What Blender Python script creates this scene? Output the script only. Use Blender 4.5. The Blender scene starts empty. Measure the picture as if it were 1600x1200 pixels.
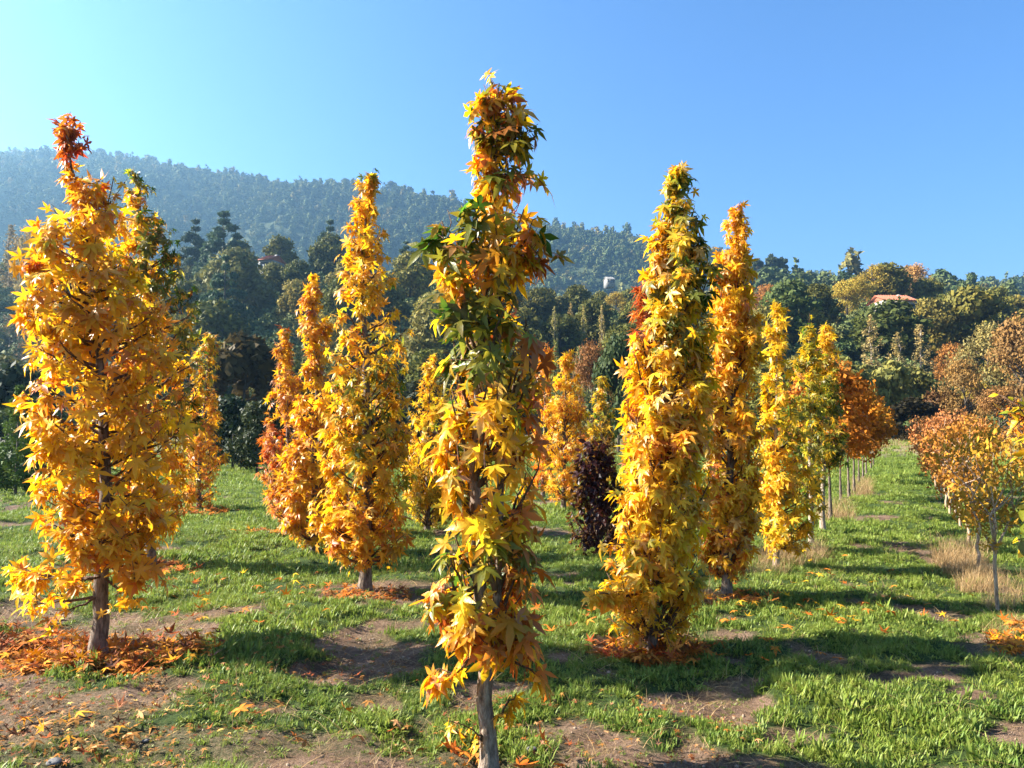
import bpy, math, random
import numpy as np
from mathutils import Vector, Matrix

random.seed(11)
rng = np.random.default_rng(11)
scene = bpy.context.scene
C = scene.collection

# ------------------------------------------------------------------ camera
F = 1209.0                       # focal length in photo pixels (1600 wide)
CAMZ = 1.6
PITCH = math.atan(77.0 / F)
cam_d = bpy.data.cameras.new('camera')
cam_d.sensor_width = 36.0
cam_d.lens = 36.0 * F / 1600.0
cam_d.clip_start = 0.05
cam_d.clip_end = 6000.0
cam = bpy.data.objects.new('camera', cam_d)
C.objects.link(cam)
cam.location = (0, 0, CAMZ)
cam.rotation_euler = (math.radians(90) + PITCH, 0, 0)
scene.camera = cam

# ------------------------------------------------------------------ sky, sun, exposure
SUN_EL = math.radians(31.0)
SUN_AZ = math.radians(-84.0)     # left of the view direction (+Y)
world = bpy.data.worlds.new('World')
scene.world = world
world.use_nodes = True
wn = world.node_tree
wn.nodes.clear()
sky = wn.nodes.new('ShaderNodeTexSky')
sky.sky_type = 'NISHITA'
sky.sun_disc = False
sky.sun_elevation = SUN_EL
sky.sun_rotation = SUN_AZ
sky.altitude = 200
sky.air_density = 1.0
sky.dust_density = 0.6
sky.ozone_density = 2.5
hs = wn.nodes.new('ShaderNodeHueSaturation')
hs.inputs['Saturation'].default_value = 1.22
hs.inputs['Hue'].default_value = 0.5
bg = wn.nodes.new('ShaderNodeBackground')
bg.inputs['Strength'].default_value = 0.05
wo = wn.nodes.new('ShaderNodeOutputWorld')
wn.links.new(sky.outputs[0], hs.inputs['Color'])
tint = wn.nodes.new('ShaderNodeMix'); tint.data_type = 'RGBA'; tint.blend_type = 'MULTIPLY'
tint.inputs[0].default_value = 1.0; tint.inputs[7].default_value = (0.87, 0.94, 1.07, 1)
wn.links.new(hs.outputs[0], tint.inputs[6])
wn.links.new(tint.outputs[2], bg.inputs['Color'])
wn.links.new(bg.outputs[0], wo.inputs['Surface'])

sun_d = bpy.data.lights.new('sun', 'SUN')
sun_d.energy = 5.0
sun_d.angle = math.radians(0.53)
sun_d.color = (1.0, 0.93, 0.82)
sun = bpy.data.objects.new('sun', sun_d)
C.objects.link(sun)
to_sun = Vector((math.sin(SUN_AZ) * math.cos(SUN_EL), math.cos(SUN_AZ) * math.cos(SUN_EL), math.sin(SUN_EL)))
sun.rotation_euler = (-to_sun).to_track_quat('-Z', 'Y').to_euler()
sun.location = (-30, 10, 30)

vs = scene.view_settings
vs.view_transform = 'Standard'
vs.look = 'None'
vs.exposure = 2.38
vs.gamma = 1.0
vs.use_curve_mapping = False
cy = scene.cycles
cy.max_bounces = 6
cy.diffuse_bounces = 4
cy.glossy_bounces = 2
cy.transmission_bounces = 3
cy.transparent_max_bounces = 8
cy.volume_bounces = 0
cy.use_denoising = True
cy.sample_clamp_indirect = 4.0
HAZE_DENSITY = 0.00034

# ------------------------------------------------------------------ helpers
cp, sp = math.cos(PITCH), math.sin(PITCH)
def pt(px, py, Y):
    """point at depth Y (metres along +Y) seen where the photograph has (px, py)"""
    u = (px - 800.0) / F; v = (600.0 - py) / F
    dy = cp - v * sp
    return np.array([u / dy * Y, Y, CAMZ + (sp + v * cp) / dy * Y])
def depth(py):
    v = (600.0 - py) / F
    return -CAMZ * (cp - v * sp) / (sp + v * cp)
def gpt(px, py):
    return pt(px, py, depth(py))

_N = np.random.default_rng(5).random((256, 256))
def vn(x, y, s, o=0):
    x = np.asarray(x, float) / s + 31.7 * o + 1000; y = np.asarray(y, float) / s + 17.3 * o + 1000
    xi = np.floor(x).astype(int); yi = np.floor(y).astype(int)
    fx = x - xi; fy = y - yi
    fx = fx * fx * (3 - 2 * fx); fy = fy * fy * (3 - 2 * fy)
    a = _N[xi & 255, yi & 255]; b = _N[(xi + 1) & 255, yi & 255]
    c = _N[xi & 255, (yi + 1) & 255]; d = _N[(xi + 1) & 255, (yi + 1) & 255]
    return (a * (1 - fx) + b * fx) * (1 - fy) + (c * (1 - fx) + d * fx) * fy
def ss(a, b, x):
    t = np.clip((np.asarray(x, float) - a) / (b - a), 0, 1)
    return t * t * (3 - 2 * t)

# ridge lines: (photo x, skyline y) at their own distance
def ridge(px, py, Y, tree):
    xs = [(p - 800.0) / F * Y for p in px]
    zs = [float(pt(p, q, Y)[2]) - tree for p, q in zip(px, py)]
    return np.array(xs), np.array(zs)
FAR_Y, MID_Y, KNOLL_Y, SIDE_Y = 900.0, 190.0, 330.0, 560.0
far_x, far_z = ridge([-700, 0, 100, 160, 250, 350, 450, 520, 600, 650, 700, 850, 950, 1010, 1100, 1200, 1350, 1600, 2300],
                     [300, 250, 246, 244, 256, 272, 286, 290, 296, 304, 312, 357, 367, 376, 395, 432, 460, 480, 520], FAR_Y, 17)
mid_x, mid_z = ridge([-600, 0, 120, 280, 420, 560, 700, 850, 1000, 1180, 1300, 1400, 1500, 1600, 2200],
                     [420, 405, 405, 415, 385, 398, 410, 452, 450, 455, 440, 432, 455, 475, 470], MID_Y, 11)
kn_x, kn_z = ridge([850, 1000, 1120, 1180, 1250, 1330, 1400, 1470, 1505, 1540, 1620],
                   [600, 520, 440, 408, 412, 418, 412, 424, 452, 520, 640], KNOLL_Y, 13)
sd_x, sd_z = ridge([1350, 1450, 1520, 1560, 1600, 1900], [560, 470, 440, 432, 430, 440], SIDE_Y, 13)

def big_h(x, y):
    x = np.asarray(x, float); y = np.asarray(y, float)
    a = np.interp(x * MID_Y / np.maximum(y, 60), mid_x, mid_z) * ss(62, MID_Y, y) ** 1.0
    a = a * (1 - 0.55 * ss(MID_Y + 15, 340, y))
    a = a + 2.0 * (vn(x, y, 26, 3) - 0.5) * ss(60, 100, y)
    k = np.interp(x, kn_x, kn_z) * ss(190, KNOLL_Y, y) * (1 - 0.6 * ss(KNOLL_Y + 20, 480, y))
    s = np.interp(x, sd_x, sd_z) * ss(330, SIDE_Y, y) * (1 - 0.6 * ss(SIDE_Y + 20, 700, y))
    f = np.interp(x, far_x, far_z) * (0.25 * ss(330, 560, y) + 0.75 * ss(420, FAR_Y, y)) * (1 - 0.5 * ss(FAR_Y + 40, 1400, y))
    gul = (vn(x + 0.35 * y, y * 0.35, 130, 7) - 0.5) * 90 + (vn(x, y, 60, 8) - 0.5) * 26
    f = f + gul * ss(430, 600, y) * (1 - ss(600, 830, y))
    return np.maximum(np.maximum(a, k), np.maximum(s, f)) + 1.25 * ss(34, 70, y)
def micro(x, y):
    return (0.11 * (vn(x, y, 2.1, 1) - 0.5) + 0.07 * (vn(x, y, 0.75, 2) - 0.5) + 0.05 * (vn(x, y, 0.28, 4) - 0.5) + 0.035 * (vn(x, y, 0.13, 5) - 0.5))

# bare soil: (photo x, y, half width, half height, strength)
SOIL_PX = [(560, 1005, 80, 18, 1), (560, 1045, 110, 22, .9), (250, 1085, 70, 22, 1), (60, 1120, 210, 50, .5), (170, 1180, 260, 40, .38),
           (480, 1165, 110, 35, .45), (620, 1185, 70, 22, .35), (930, 1170, 90, 35, .6), (1120, 1100, 95, 26, .95), (1165, 1068, 50, 12, .8),
           (1455, 956, 75, 13, 1), (1250, 1145, 60, 16, .7), (1540, 1105, 50, 13, .7), (1400, 1075, 60, 8, .6), (1585, 1020, 60, 30, .8),
           (150, 1000, 200, 34, .8), (0, 960, 120, 20, .6), (570, 932, 75, 13, .9), (1020, 1012, 90, 22, .9), (1140, 938, 60, 10, .9), (870, 1135, 60, 14, .5),
           (230, 885, 50, 8, .7), (455, 835, 60, 6, .6), (1500, 880, 50, 18, .5), (1440, 850, 60, 5, .4), (770, 1190, 90, 25, .42),
           (1400, 690, 60, 6, .7), (410, 1095, 60, 10, .5), (60, 940, 60, 10, .5), (1600, 1150, 60, 12, .6)]
SOIL = []
for (px, py, wx, wy, s) in SOIL_PX:
    c = gpt(px, py); d0 = depth(py + wy); d1 = depth(py - wy)
    SOIL.append((c[0], (d0 + d1) / 2, wx / F * c[1], max(0.12, (d1 - d0) / 2), s))
def soil_at(x, y):
    x = np.asarray(x, float); y = np.asarray(y, float)
    jx = x + 0.22 * (vn(x, y, 0.35, 11) - 0.5); jy = y + 0.3 * (vn(x, y, 0.35, 12) - 0.5)
    m = np.zeros_like(x)
    for cx, cyy, rx, ry, s in SOIL:
        q = ((jx - cx) / rx) ** 2 + ((jy - cyy) / ry) ** 2
        m = np.maximum(m, s * (1 - ss(0.55, 1.35, q)))
    n = vn(x, y, 0.9, 13) * 0.6 + vn(x, y, 0.3, 14) * 0.4
    m = np.maximum(m, 0.65 * ss(0.60, 0.76, n))
    return m
def gz(x, y):
    h = big_h(x, y) + micro(x, y)
    return h
def gz1(x, y):
    return float(gz(np.array([x]), np.array([y]))[0])

def mesh_np(name, V, T, mats=(), smooth=False, **attrs):
    """mesh from an (n,3) vertex array and (m,3) triangle array, with point attributes"""
    me = bpy.data.meshes.new(name)
    V = np.asarray(V, np.float32); T = np.asarray(T, np.int32)
    k = T.shape[1]
    me.vertices.add(len(V)); me.vertices.foreach_set('co', V.ravel())
    me.loops.add(T.size); me.loops.foreach_set('vertex_index', T.ravel())
    me.polygons.add(len(T)); me.polygons.foreach_set('loop_start', np.arange(0, T.size, k, dtype=np.int32))
    if smooth:
        me.polygons.foreach_set('use_smooth', np.ones(len(T), bool))
    me.update(calc_edges=True)
    for a, val in attrs.items():
        val = np.asarray(val, np.float32)
        if val.ndim == 2:
            at = me.attributes.new(a, 'FLOAT_COLOR', 'POINT')
            at.data.foreach_set('color', np.c_[val, np.ones(len(val))].astype(np.float32).ravel())
        else:
            at = me.attributes.new(a, 'FLOAT', 'POINT'); at.data.foreach_set('value', val)
    for m in mats:
        me.materials.append(m)
    return me
def obj(name, data, parent=None, loc=None):
    o = bpy.data.objects.new(name, data); C.objects.link(o)
    if parent is not None: o.parent = parent
    if loc is not None: o.location = loc
    return o
def tag(o, label=None, cat=None, group=None, kind=None):
    if label: o['label'] = label
    if cat: o['category'] = cat
    if group: o['group'] = group
    if kind: o['kind'] = kind
    return o

class MB:
    def __init__(s): s.V = []; s.T = []; s.n = 0; s.A = []
    def add(s, V, T, a=None):
        V = np.asarray(V, float); s.V.append(V); s.T.append(np.asarray(T, int) + s.n); s.n += len(V)
        s.A.append(np.zeros(len(V)) if a is None else np.broadcast_to(np.asarray(a, float), (len(V),) + np.shape(a)[1:] if np.ndim(a) > 0 else (len(V),)))
    def tube(s, P, R, k=6, a=None):
        P = np.asarray(P, float); R = np.asarray(R, float); n = len(P)
        D = np.gradient(P, axis=0); D /= np.linalg.norm(D, axis=1)[:, None] + 1e-9
        ref = np.array([0.0, 1, 0.1]) if abs(D[0][2]) > 0.5 else np.array([0, 0, 1.0])
        A = np.cross(D, ref); A /= np.linalg.norm(A, axis=1)[:, None] + 1e-9
        B = np.cross(D, A)
        th = np.arange(k) / k * 2 * math.pi
        V = (P[:, None] + R[:, None, None] * (np.cos(th)[None, :, None] * A[:, None] + np.sin(th)[None, :, None] * B[:, None])).reshape(-1, 3)
        T = []
        for i in range(n - 1):
            for j in range(k):
                p = i * k + j; q = i * k + (j + 1) % k
                T += [(p, q, q + k), (p, q + k, p + k)]
        V = np.vstack([V, P[-1]]); e = (n - 1) * k
        T += [(e + j, e + (j + 1) % k, n * k) for j in range(k)]
        s.add(V, T, a)
    def box(s, lo, hi, a=None):
        x0, y0, z0 = lo; x1, y1, z1 = hi
        V = [(x0, y0, z0), (x1, y0, z0), (x1, y1, z0), (x0, y1, z0), (x0, y0, z1), (x1, y0, z1), (x1, y1, z1), (x0, y1, z1)]
        Q = [(0, 3, 2, 1), (4, 5, 6, 7), (0, 1, 5, 4), (1, 2, 6, 5), (2, 3, 7, 6), (3, 0, 4, 7)]
        s.add(V, [t for q in Q for t in ((q[0], q[1], q[2]), (q[0], q[2], q[3]))], a)
    def mesh(s, name, mats=(), smooth=False, attr=None):
        kw = {attr: np.concatenate(s.A)} if attr else {}
        return mesh_np(name, np.vstack(s.V), np.vstack(s.T), mats, smooth, **kw)

# ------------------------------------------------------------------ materials
def new_mat(name):
    m = bpy.data.materials.new(name); m.use_nodes = True
    nt = m.node_tree; nt.nodes.clear()
    out = nt.nodes.new('ShaderNodeOutputMaterial')
    return m, nt, out
def N(nt, t, **kw):
    n = nt.nodes.new(t)
    for k, v in kw.items(): setattr(n, k, v)
    return n
def mixc(nt, a, b, fac, mode='MIX'):
    n = N(nt, 'ShaderNodeMix', data_type='RGBA', blend_type=mode)
    for sock, v in ((n.inputs[0], fac), (n.inputs[6], a), (n.inputs[7], b)):
        if isinstance(v, bpy.types.NodeSocket): nt.links.new(v, sock)
        else: sock.default_value = v if not isinstance(v, tuple) else (*v, 1.0)
    return n.outputs[2]
def math_n(nt, op, a, b=None):
    n = N(nt, 'ShaderNodeMath', operation=op)
    for i, v in enumerate((a, b)):
        if v is None: continue
        if isinstance(v, bpy.types.NodeSocket): nt.links.new(v, n.inputs[i])
        else: n.inputs[i].default_value = v
    return n.outputs[0]
def noise(nt, scale, detail=3, coord=None, rough=0.6):
    n = N(nt, 'ShaderNodeTexNoise'); n.inputs['Scale'].default_value = scale; n.inputs['Detail'].default_value = detail; n.inputs['Roughness'].default_value = rough
    if coord is not None: nt.links.new(coord, n.inputs['Vector'])
    return n
def ramp(nt, fac, stops):
    r = N(nt, 'ShaderNodeValToRGB')
    e = r.color_ramp.elements
    while len(e) < len(stops): e.new(0.5)
    for i, (p, c) in enumerate(stops):
        e[i].position = p; e[i].color = (*c, 1)
    nt.links.new(fac, r.inputs[0])
    return r.outputs[0]
def leafy(nt, out, col, trans=0.4, rough=0.45, spec=0.4, tcol=None):
    p = N(nt, 'ShaderNodeBsdfPrincipled'); p.inputs['Roughness'].default_value = rough
    p.inputs['Specular IOR Level'].default_value = spec
    t = N(nt, 'ShaderNodeBsdfTranslucent')
    nt.links.new(col, p.inputs['Base Color']); nt.links.new(tcol or col, t.inputs['Color'])
    mx = N(nt, 'ShaderNodeMixShader'); mx.inputs[0].default_value = trans
    nt.links.new(p.outputs[0], mx.inputs[1]); nt.links.new(t.outputs[0], mx.inputs[2])
    nt.links.new(mx.outputs[0], out.inputs['Surface'])
    return p

def leaf_material(name, source, trans=0.58):
    """star-leaf surface: colour from the object ('obj') or from the mesh's leaf colours ('attr')"""
    m, nt, out = new_mat(name)
    if source == 'obj': base = N(nt, 'ShaderNodeObjectInfo').outputs['Color']
    else: base = N(nt, 'ShaderNodeAttribute', attribute_name='lcol').outputs['Color']
    rim = N(nt, 'ShaderNodeAttribute', attribute_name='rim').outputs['Fac']
    geo = N(nt, 'ShaderNodeNewGeometry')
    n1 = noise(nt, 9.0, 3, geo.outputs['Position'])
    rust = mixc(nt, base, (0.42, 0.12, 0.02), 0.6)
    f = math_n(nt, 'MULTIPLY', math_n(nt, 'POWER', rim, 1.6), math_n(nt, 'MULTIPLY', math_n(nt, 'SUBTRACT', n1.outputs[0], 0.38), 1.6))
    f2 = N(nt, 'ShaderNodeClamp'); nt.links.new(f, f2.inputs[0])
    c1 = mixc(nt, base, rust, f2.outputs[0])
    n2 = noise(nt, 60.0, 2, geo.outputs['Position'])
    c2 = mixc(nt, c1, (0.75, 0.7, 0.62), math_n(nt, 'MULTIPLY', n2.outputs[0], 0.5), 'MULTIPLY')
    back = mixc(nt, c2, (0.72, 0.42, 0.06), math_n(nt, 'MULTIPLY', geo.outputs['Backfacing'], 0.2))
    tc_ = mixc(nt, back, (1.0, 0.93, 0.6), 1.0, 'MULTIPLY')
    p = leafy(nt, out, back, trans, 0.38 if trans > .3 else .75, 0.4 if trans > .3 else .08, tc_)
    bp = N(nt, 'ShaderNodeBump'); bp.inputs['Strength'].default_value = 0.25; bp.inputs['Distance'].default_value = 0.01
    nt.links.new(n2.outputs[0], bp.inputs['Height']); nt.links.new(bp.outputs[0], p.inputs['Normal'])
    return m
M_leaf = leaf_material('leaf_piece', 'obj')
M_leafm = leaf_material('leaf_mass', 'attr')
M_litter = leaf_material('dry_leaf', 'obj', 0.12)
M_litterm = leaf_material('dry_leaf_mass', 'attr', 0.12)

def foliage_material(name, trans=0.3, spec=0.25, rough=0.5):
    """tree crowns further off: colour of the object, tint of each leaf"""
    m, nt, out = new_mat(name)
    base = N(nt, 'ShaderNodeObjectInfo').outputs['Color']
    tint = N(nt, 'ShaderNodeAttribute', attribute_name='tint').outputs['Fac']
    warm = mixc(nt, base, (1.35, 1.2, 0.75), 1.0, 'MULTIPLY')
    dark = mixc(nt, base, (0.62, 0.7, 0.75), 1.0, 'MULTIPLY')
    col = mixc(nt, dark, warm, tint)
    leafy(nt, out, col, trans, rough, spec)
    return m
M_fol = foliage_material('foliage', 0.25, 0.08, 0.6)
M_gloss = foliage_material('glossy_foliage', 0.2, 0.1, 0.5)

def grass_material(name, a, b, c, trans=0.4):
    m, nt, out = new_mat(name)
    geo = N(nt, 'ShaderNodeNewGeometry')
    n1 = noise(nt, 0.9, 3, geo.outputs['Position'])
    n2 = noise(nt, 23.0, 1, geo.outputs['Position'])
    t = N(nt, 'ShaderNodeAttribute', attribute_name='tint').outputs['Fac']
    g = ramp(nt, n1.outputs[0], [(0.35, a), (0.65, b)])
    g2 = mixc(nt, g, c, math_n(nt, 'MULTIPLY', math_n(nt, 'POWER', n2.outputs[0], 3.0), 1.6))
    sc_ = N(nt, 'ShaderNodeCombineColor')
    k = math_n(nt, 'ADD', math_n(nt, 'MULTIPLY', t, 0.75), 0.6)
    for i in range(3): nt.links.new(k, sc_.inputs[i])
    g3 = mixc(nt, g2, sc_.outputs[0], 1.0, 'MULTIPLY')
    leafy(nt, out, g3, trans, 0.5, 0.22)
    return m
M_grass = grass_material('grass_blade', (0.09, 0.17, 0.022), (0.18, 0.25, 0.03), (0.36, 0.34, 0.08))
M_dry = grass_material('dry_grass_blade', (0.30, 0.19, 0.08), (0.38, 0.24, 0.10), (0.45, 0.33, 0.17), 0.25)

def bark_material(name, a, b, c, sc=30.0):
    m, nt, out = new_mat(name)
    tc = N(nt, 'ShaderNodeTexCoord')
    mp = N(nt, 'ShaderNodeMapping'); mp.inputs['Scale'].default_value = (1, 1, 0.3)
    nt.links.new(tc.outputs['Object'], mp.inputs[0])
    n1 = noise(nt, sc, 5, mp.outputs[0], 0.7); n2 = noise(nt, sc * 0.2, 3, mp.outputs[0])
    col = ramp(nt, n1.outputs[0], [(0.36, a), (0.5, b), (0.64, c)])
    col = mixc(nt, col, (0.6, 0.55, 0.5), math_n(nt, 'MULTIPLY', n2.outputs[0], 0.8), 'MULTIPLY')
    p = N(nt, 'ShaderNodeBsdfPrincipled'); p.inputs['Roughness'].default_value = 0.9; p.inputs['Specular IOR Level'].default_value = 0.2
    nt.links.new(col, p.inputs['Base Color'])
    bp = N(nt, 'ShaderNodeBump'); bp.inputs['Strength'].default_value = 1.0; bp.inputs['Distance'].default_value = 0.025
    nt.links.new(n1.outputs[0], bp.inputs['Height']); nt.links.new(bp.outputs[0], p.inputs['Normal'])
    nt.links.new(p.outputs[0], out.inputs['Surface'])
    return m
M_bark = bark_material('bark_grey', (0.06, 0.045, 0.035), (0.17, 0.13, 0.10), (0.28, 0.23, 0.18))
M_barkpale = bark_material('bark_pale', (0.18, 0.13, 0.09), (0.38, 0.30, 0.22), (0.48, 0.40, 0.31), 18)
M_barktan = bark_material('bark_tan', (0.26, 0.17, 0.11), (0.46, 0.33, 0.22), (0.58, 0.44, 0.31), 20)
M_barkmid = bark_material('bark_speckled', (0.09, 0.065, 0.05), (0.25, 0.19, 0.145), (0.42, 0.35, 0.28), 42)
M_barkfar = bark_material('bark_far', (0.05, 0.04, 0.03), (0.10, 0.08, 0.06), (0.15, 0.12, 0.09), 2.0)
M_twig = bark_material('bark_twig', (0.07, 0.04, 0.025), (0.13, 0.075, 0.045), (0.2, 0.13, 0.08), 40)

def plain_material(name, a, b, scale, rough=0.85, bump=0.3):
    m, nt, out = new_mat(name)
    tc = N(nt, 'ShaderNodeTexCoord')
    n1 = noise(nt, scale, 4, tc.outputs['Object'])
    col = ramp(nt, n1.outputs[0], [(0.3, a), (0.7, b)])
    p = N(nt, 'ShaderNodeBsdfPrincipled'); p.inputs['Roughness'].default_value = rough
    nt.links.new(col, p.inputs['Base Color'])
    bp = N(nt, 'ShaderNodeBump'); bp.inputs['Strength'].default_value = bump; bp.inputs['Distance'].default_value = 0.02
    nt.links.new(n1.outputs[0], bp.inputs['Height']); nt.links.new(bp.outputs[0], p.inputs['Normal'])
    nt.links.new(p.outputs[0], out.inputs['Surface'])
    return m
M_stone = plain_material('stone', (0.07, 0.066, 0.062), (0.17, 0.16, 0.15), 25)
M_wall = plain_material('plaster', (0.42, 0.39, 0.34), (0.55, 0.51, 0.45), 1.5)
M_roof = plain_material('terracotta', (0.22, 0.065, 0.03), (0.34, 0.11, 0.055), 3.0)
M_glass = plain_material('window_dark', (0.03, 0.035, 0.04), (0.06, 0.065, 0.07), 1.0, 0.15, 0)
M_clod = plain_material('soil_clod', (0.19, 0.13, 0.085), (0.38, 0.27, 0.185), 300)

def ground_material():
    m, nt, out = new_mat('field_ground')
    geo = N(nt, 'ShaderNodeNewGeometry'); P = geo.outputs['Position']
    soil = N(nt, 'ShaderNodeAttribute', attribute_name='soil').outputs['Fac']
    wood = N(nt, 'ShaderNodeAttribute', attribute_name='wood').outputs['Fac']
    straw = N(nt, 'ShaderNodeAttribute', attribute_name='straw').outputs['Fac']
    n1 = noise(nt, 3.0, 6, P, 0.65); n2 = noise(nt, 45.0, 5, P, 0.75); n3 = noise(nt, 0.8, 3, P)
    n4 = noise(nt, 190.0, 3, P, 0.7)
    sc_ = ramp(nt, n1.outputs[0], [(0.32, (0.13, 0.08, 0.053)), (0.5, (0.28, 0.18, 0.12)), (0.7, (0.41, 0.28, 0.195))])
    sc_ = mixc(nt, sc_, ramp(nt, n2.outputs[0], [(0.3, (0.35, 0.33, 0.3)), (0.6, (1, 1, 1))]), 0.85, 'MULTIPLY')
    sc_ = mixc(nt, sc_, ramp(nt, n4.outputs[0], [(0.35, (0.6, 0.57, 0.53)), (0.62, (1.1, 1.08, 1.05))]), 0.8, 'MULTIPLY')
    gr = ramp(nt, n2.outputs[0], [(0.3, (0.02, 0.032, 0.01)), (0.5, (0.05, 0.085, 0.018)), (0.72, (0.09, 0.12, 0.03))])
    moss = mixc(nt, sc_, (0.11, 0.13, 0.03), ramp(nt, n3.outputs[0], [(0.48, (0, 0, 0)), (0.68, (0.4, 0.4, 0.4))]))
    f = math_n(nt, 'ADD', soil, math_n(nt, 'MULTIPLY', math_n(nt, 'SUBTRACT', n2.outputs[0], 0.5), 0.7))
    ff = N(nt, 'ShaderNodeMapRange'); ff.inputs[1].default_value = 0.2; ff.inputs[2].default_value = 0.55
    nt.links.new(f, ff.inputs[0])
    col = mixc(nt, gr, moss, ff.outputs[0])
    st = ramp(nt, n2.outputs[0], [(0.3, (0.17, 0.13, 0.06)), (0.7, (0.4, 0.31, 0.17))])
    col = mixc(nt, col, st, straw)
    wd = ramp(nt, noise(nt, 0.06, 4, P).outputs[0], [(0.35, (0.022, 0.034, 0.013)), (0.65, (0.055, 0.07, 0.026))])
    col = mixc(nt, col, wd, wood)
    p = N(nt, 'ShaderNodeBsdfPrincipled'); p.inputs['Roughness'].default_value = 0.95; p.inputs['Specular IOR Level'].default_value = 0.15
    nt.links.new(col, p.inputs['Base Color'])
    hh = math_n(nt, 'ADD', math_n(nt, 'MULTIPLY', n2.outputs[0], 1.0), math_n(nt, 'ADD', math_n(nt, 'MULTIPLY', n4.outputs[0], 0.3), math_n(nt, 'MULTIPLY', n1.outputs[0], 2.0)))
    bp = N(nt, 'ShaderNodeBump'); bp.inputs['Strength'].default_value = 1.0; bp.inputs['Distance'].default_value = 0.05
    nt.links.new(hh, bp.inputs['Height']); nt.links.new(bp.outputs[0], p.inputs['Normal'])
    nt.links.new(p.outputs[0], out.inputs['Surface'])
    return m
M_ground = ground_material()

# ------------------------------------------------------------------ ground: one sheet from the camera's feet over the hills
ux = np.arange(-6.95, 6.9501, 0.022); gx = 3.2 * np.sinh(ux)
uy = np.arange(-3.0, 7.1501, 0.022); gy = 4.5 + 2.8 * np.sinh(uy)
GX, GY = np.meshgrid(gx, gy)
X = GX.ravel(); Y = GY.ravel()
soilv = soil_at(X, Y)
Z = gz(X, Y) - 0.03 * soilv
nx, ny = len(gx), len(gy)
I = np.arange(nx * ny).reshape(ny, nx)
Q = np.stack([I[:-1, :-1], I[:-1, 1:], I[1:, 1:], I[1:, :-1]], -1).reshape(-1, 4)
woodv = ss(58, 80, Y + 6 * vn(X, Y, 9, 21))
strawv = ss(42, 52, Y + 8 * vn(X, Y, 6, 22) - 4) * (1 - ss(66, 76, Y)) * 0.8
field = obj('field', mesh_np('field', np.c_[X, Y, Z], Q, [M_ground], True, soil=soilv, wood=woodv, straw=strawv))
tag(field, kind='structure')
def ground_z(x, y):
    return gz1(x, y) - 0.03 * float(soil_at(np.array([x]), np.array([y]))[0])

# ------------------------------------------------------------------ leaves
def star_leaf(seed, simple=False):
    """five-lobed star leaf on a stalk; origin at the stalk's foot, blade along +y, upper face +z, length about 1"""
    r = np.random.default_rng(seed)
    V = [(0, 0.40, 0.0)]; T = []; rim = [0.0]
    angs = [-118, -60, 0, 60, 118]; lens = [0.44, 0.62, 0.72, 0.62, 0.44]
    angs = [a + r.normal(0, 5) for a in angs]; lens = [l * (1 + r.normal(0, 0.07)) for l in lens]
    cx, cyy = 0.0, 0.46
    def P(ang, rad): a = math.radians(ang); return cx + math.sin(a) * rad, cyy + math.cos(a) * rad
    notch = []
    na = [-165] + [(angs[i] + angs[i + 1]) / 2 for i in range(4)] + [165]
    nr = [0.11] + [0.165 * (1 + r.normal(0, 0.08)) for i in range(4)] + [0.12]
    V[0] = (cx, cyy, 0)
    for a, q in zip(na, nr):
        notch.append(len(V)); V.append((*P(a, q), 0)); rim.append(0.25)
    for i in range(5):
        nl, nr_ = notch[i], notch[i + 1]
        if simple:
            k = len(V); V.append((*P(angs[i], lens[i]), 0)); rim.append(1.0)
            T += [(0, nl, k), (0, k, nr_)]
        else:
            k = len(V); L = lens[i]
            V.append((*P(angs[i], 0.56 * L), 0.0)); rim.append(0.5)
            ax, ay = math.sin(math.radians(angs[i])), math.cos(math.radians(angs[i]))
            w = 0.172 * L
            mx, my = P(angs[i], 0.52 * L)
            V.append((mx - ay * w, my + ax * w, 0)); rim.append(0.6)
            V.append((mx + ay * w, my - ax * w, 0)); rim.append(0.6)
            V.append((*P(angs[i], L), 0)); rim.append(1.0)
            T += [(0, nl, k + 1), (0, k + 1, k), (0, k, k + 2), (0, k + 2, nr_), (k, k + 1, k + 3), (k, k + 3, k + 2)]
    V = np.array(V, float)
    rr = np.hypot(V[:, 0], V[:, 1] - cyy)
    cup = r.uniform(0.25, 0.75); side = r.uniform(-0.25, 0.25); fold = r.uniform(0.0, 0.35); tip = r.uniform(0.0, 0.4)
    V[:, 2] += -cup * rr ** 2 + side * V[:, 0] * rr + fold * np.abs(V[:, 0]) * 0.5 - tip * np.maximum(V[:, 1] - cyy, 0) ** 2
    if not simple:
        for i in range(5):            # each lobe folds a little along its midrib
            k = 7 + 4 * i
            V[k, 2] -= r.uniform(0.015, 0.05)
            V[k + 3, 2] += r.normal(0, 0.05)
    n = len(V)
    st = np.array([(-0.008, 0, 0), (0.008, 0, 0), (0, 0, 0.012), (-0.007, 0.24, 0.03), (0.007, 0.24, 0.03), (0, 0.24, 0.042), (0, 0.46, 0.0)])
    Ts = [(0, 1, 4), (0, 4, 3), (1, 2, 5), (1, 5, 4), (2, 0, 3), (2, 3, 5), (3, 4, 6), (4, 5, 6), (5, 3, 6)] if not simple else [(0, 1, 6)]
    V = np.vstack([V, st]); rim += [0.3] * 7
    T += [tuple(i + n for i in t) for t in Ts]
    return V, np.array(T), np.array(rim)
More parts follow.
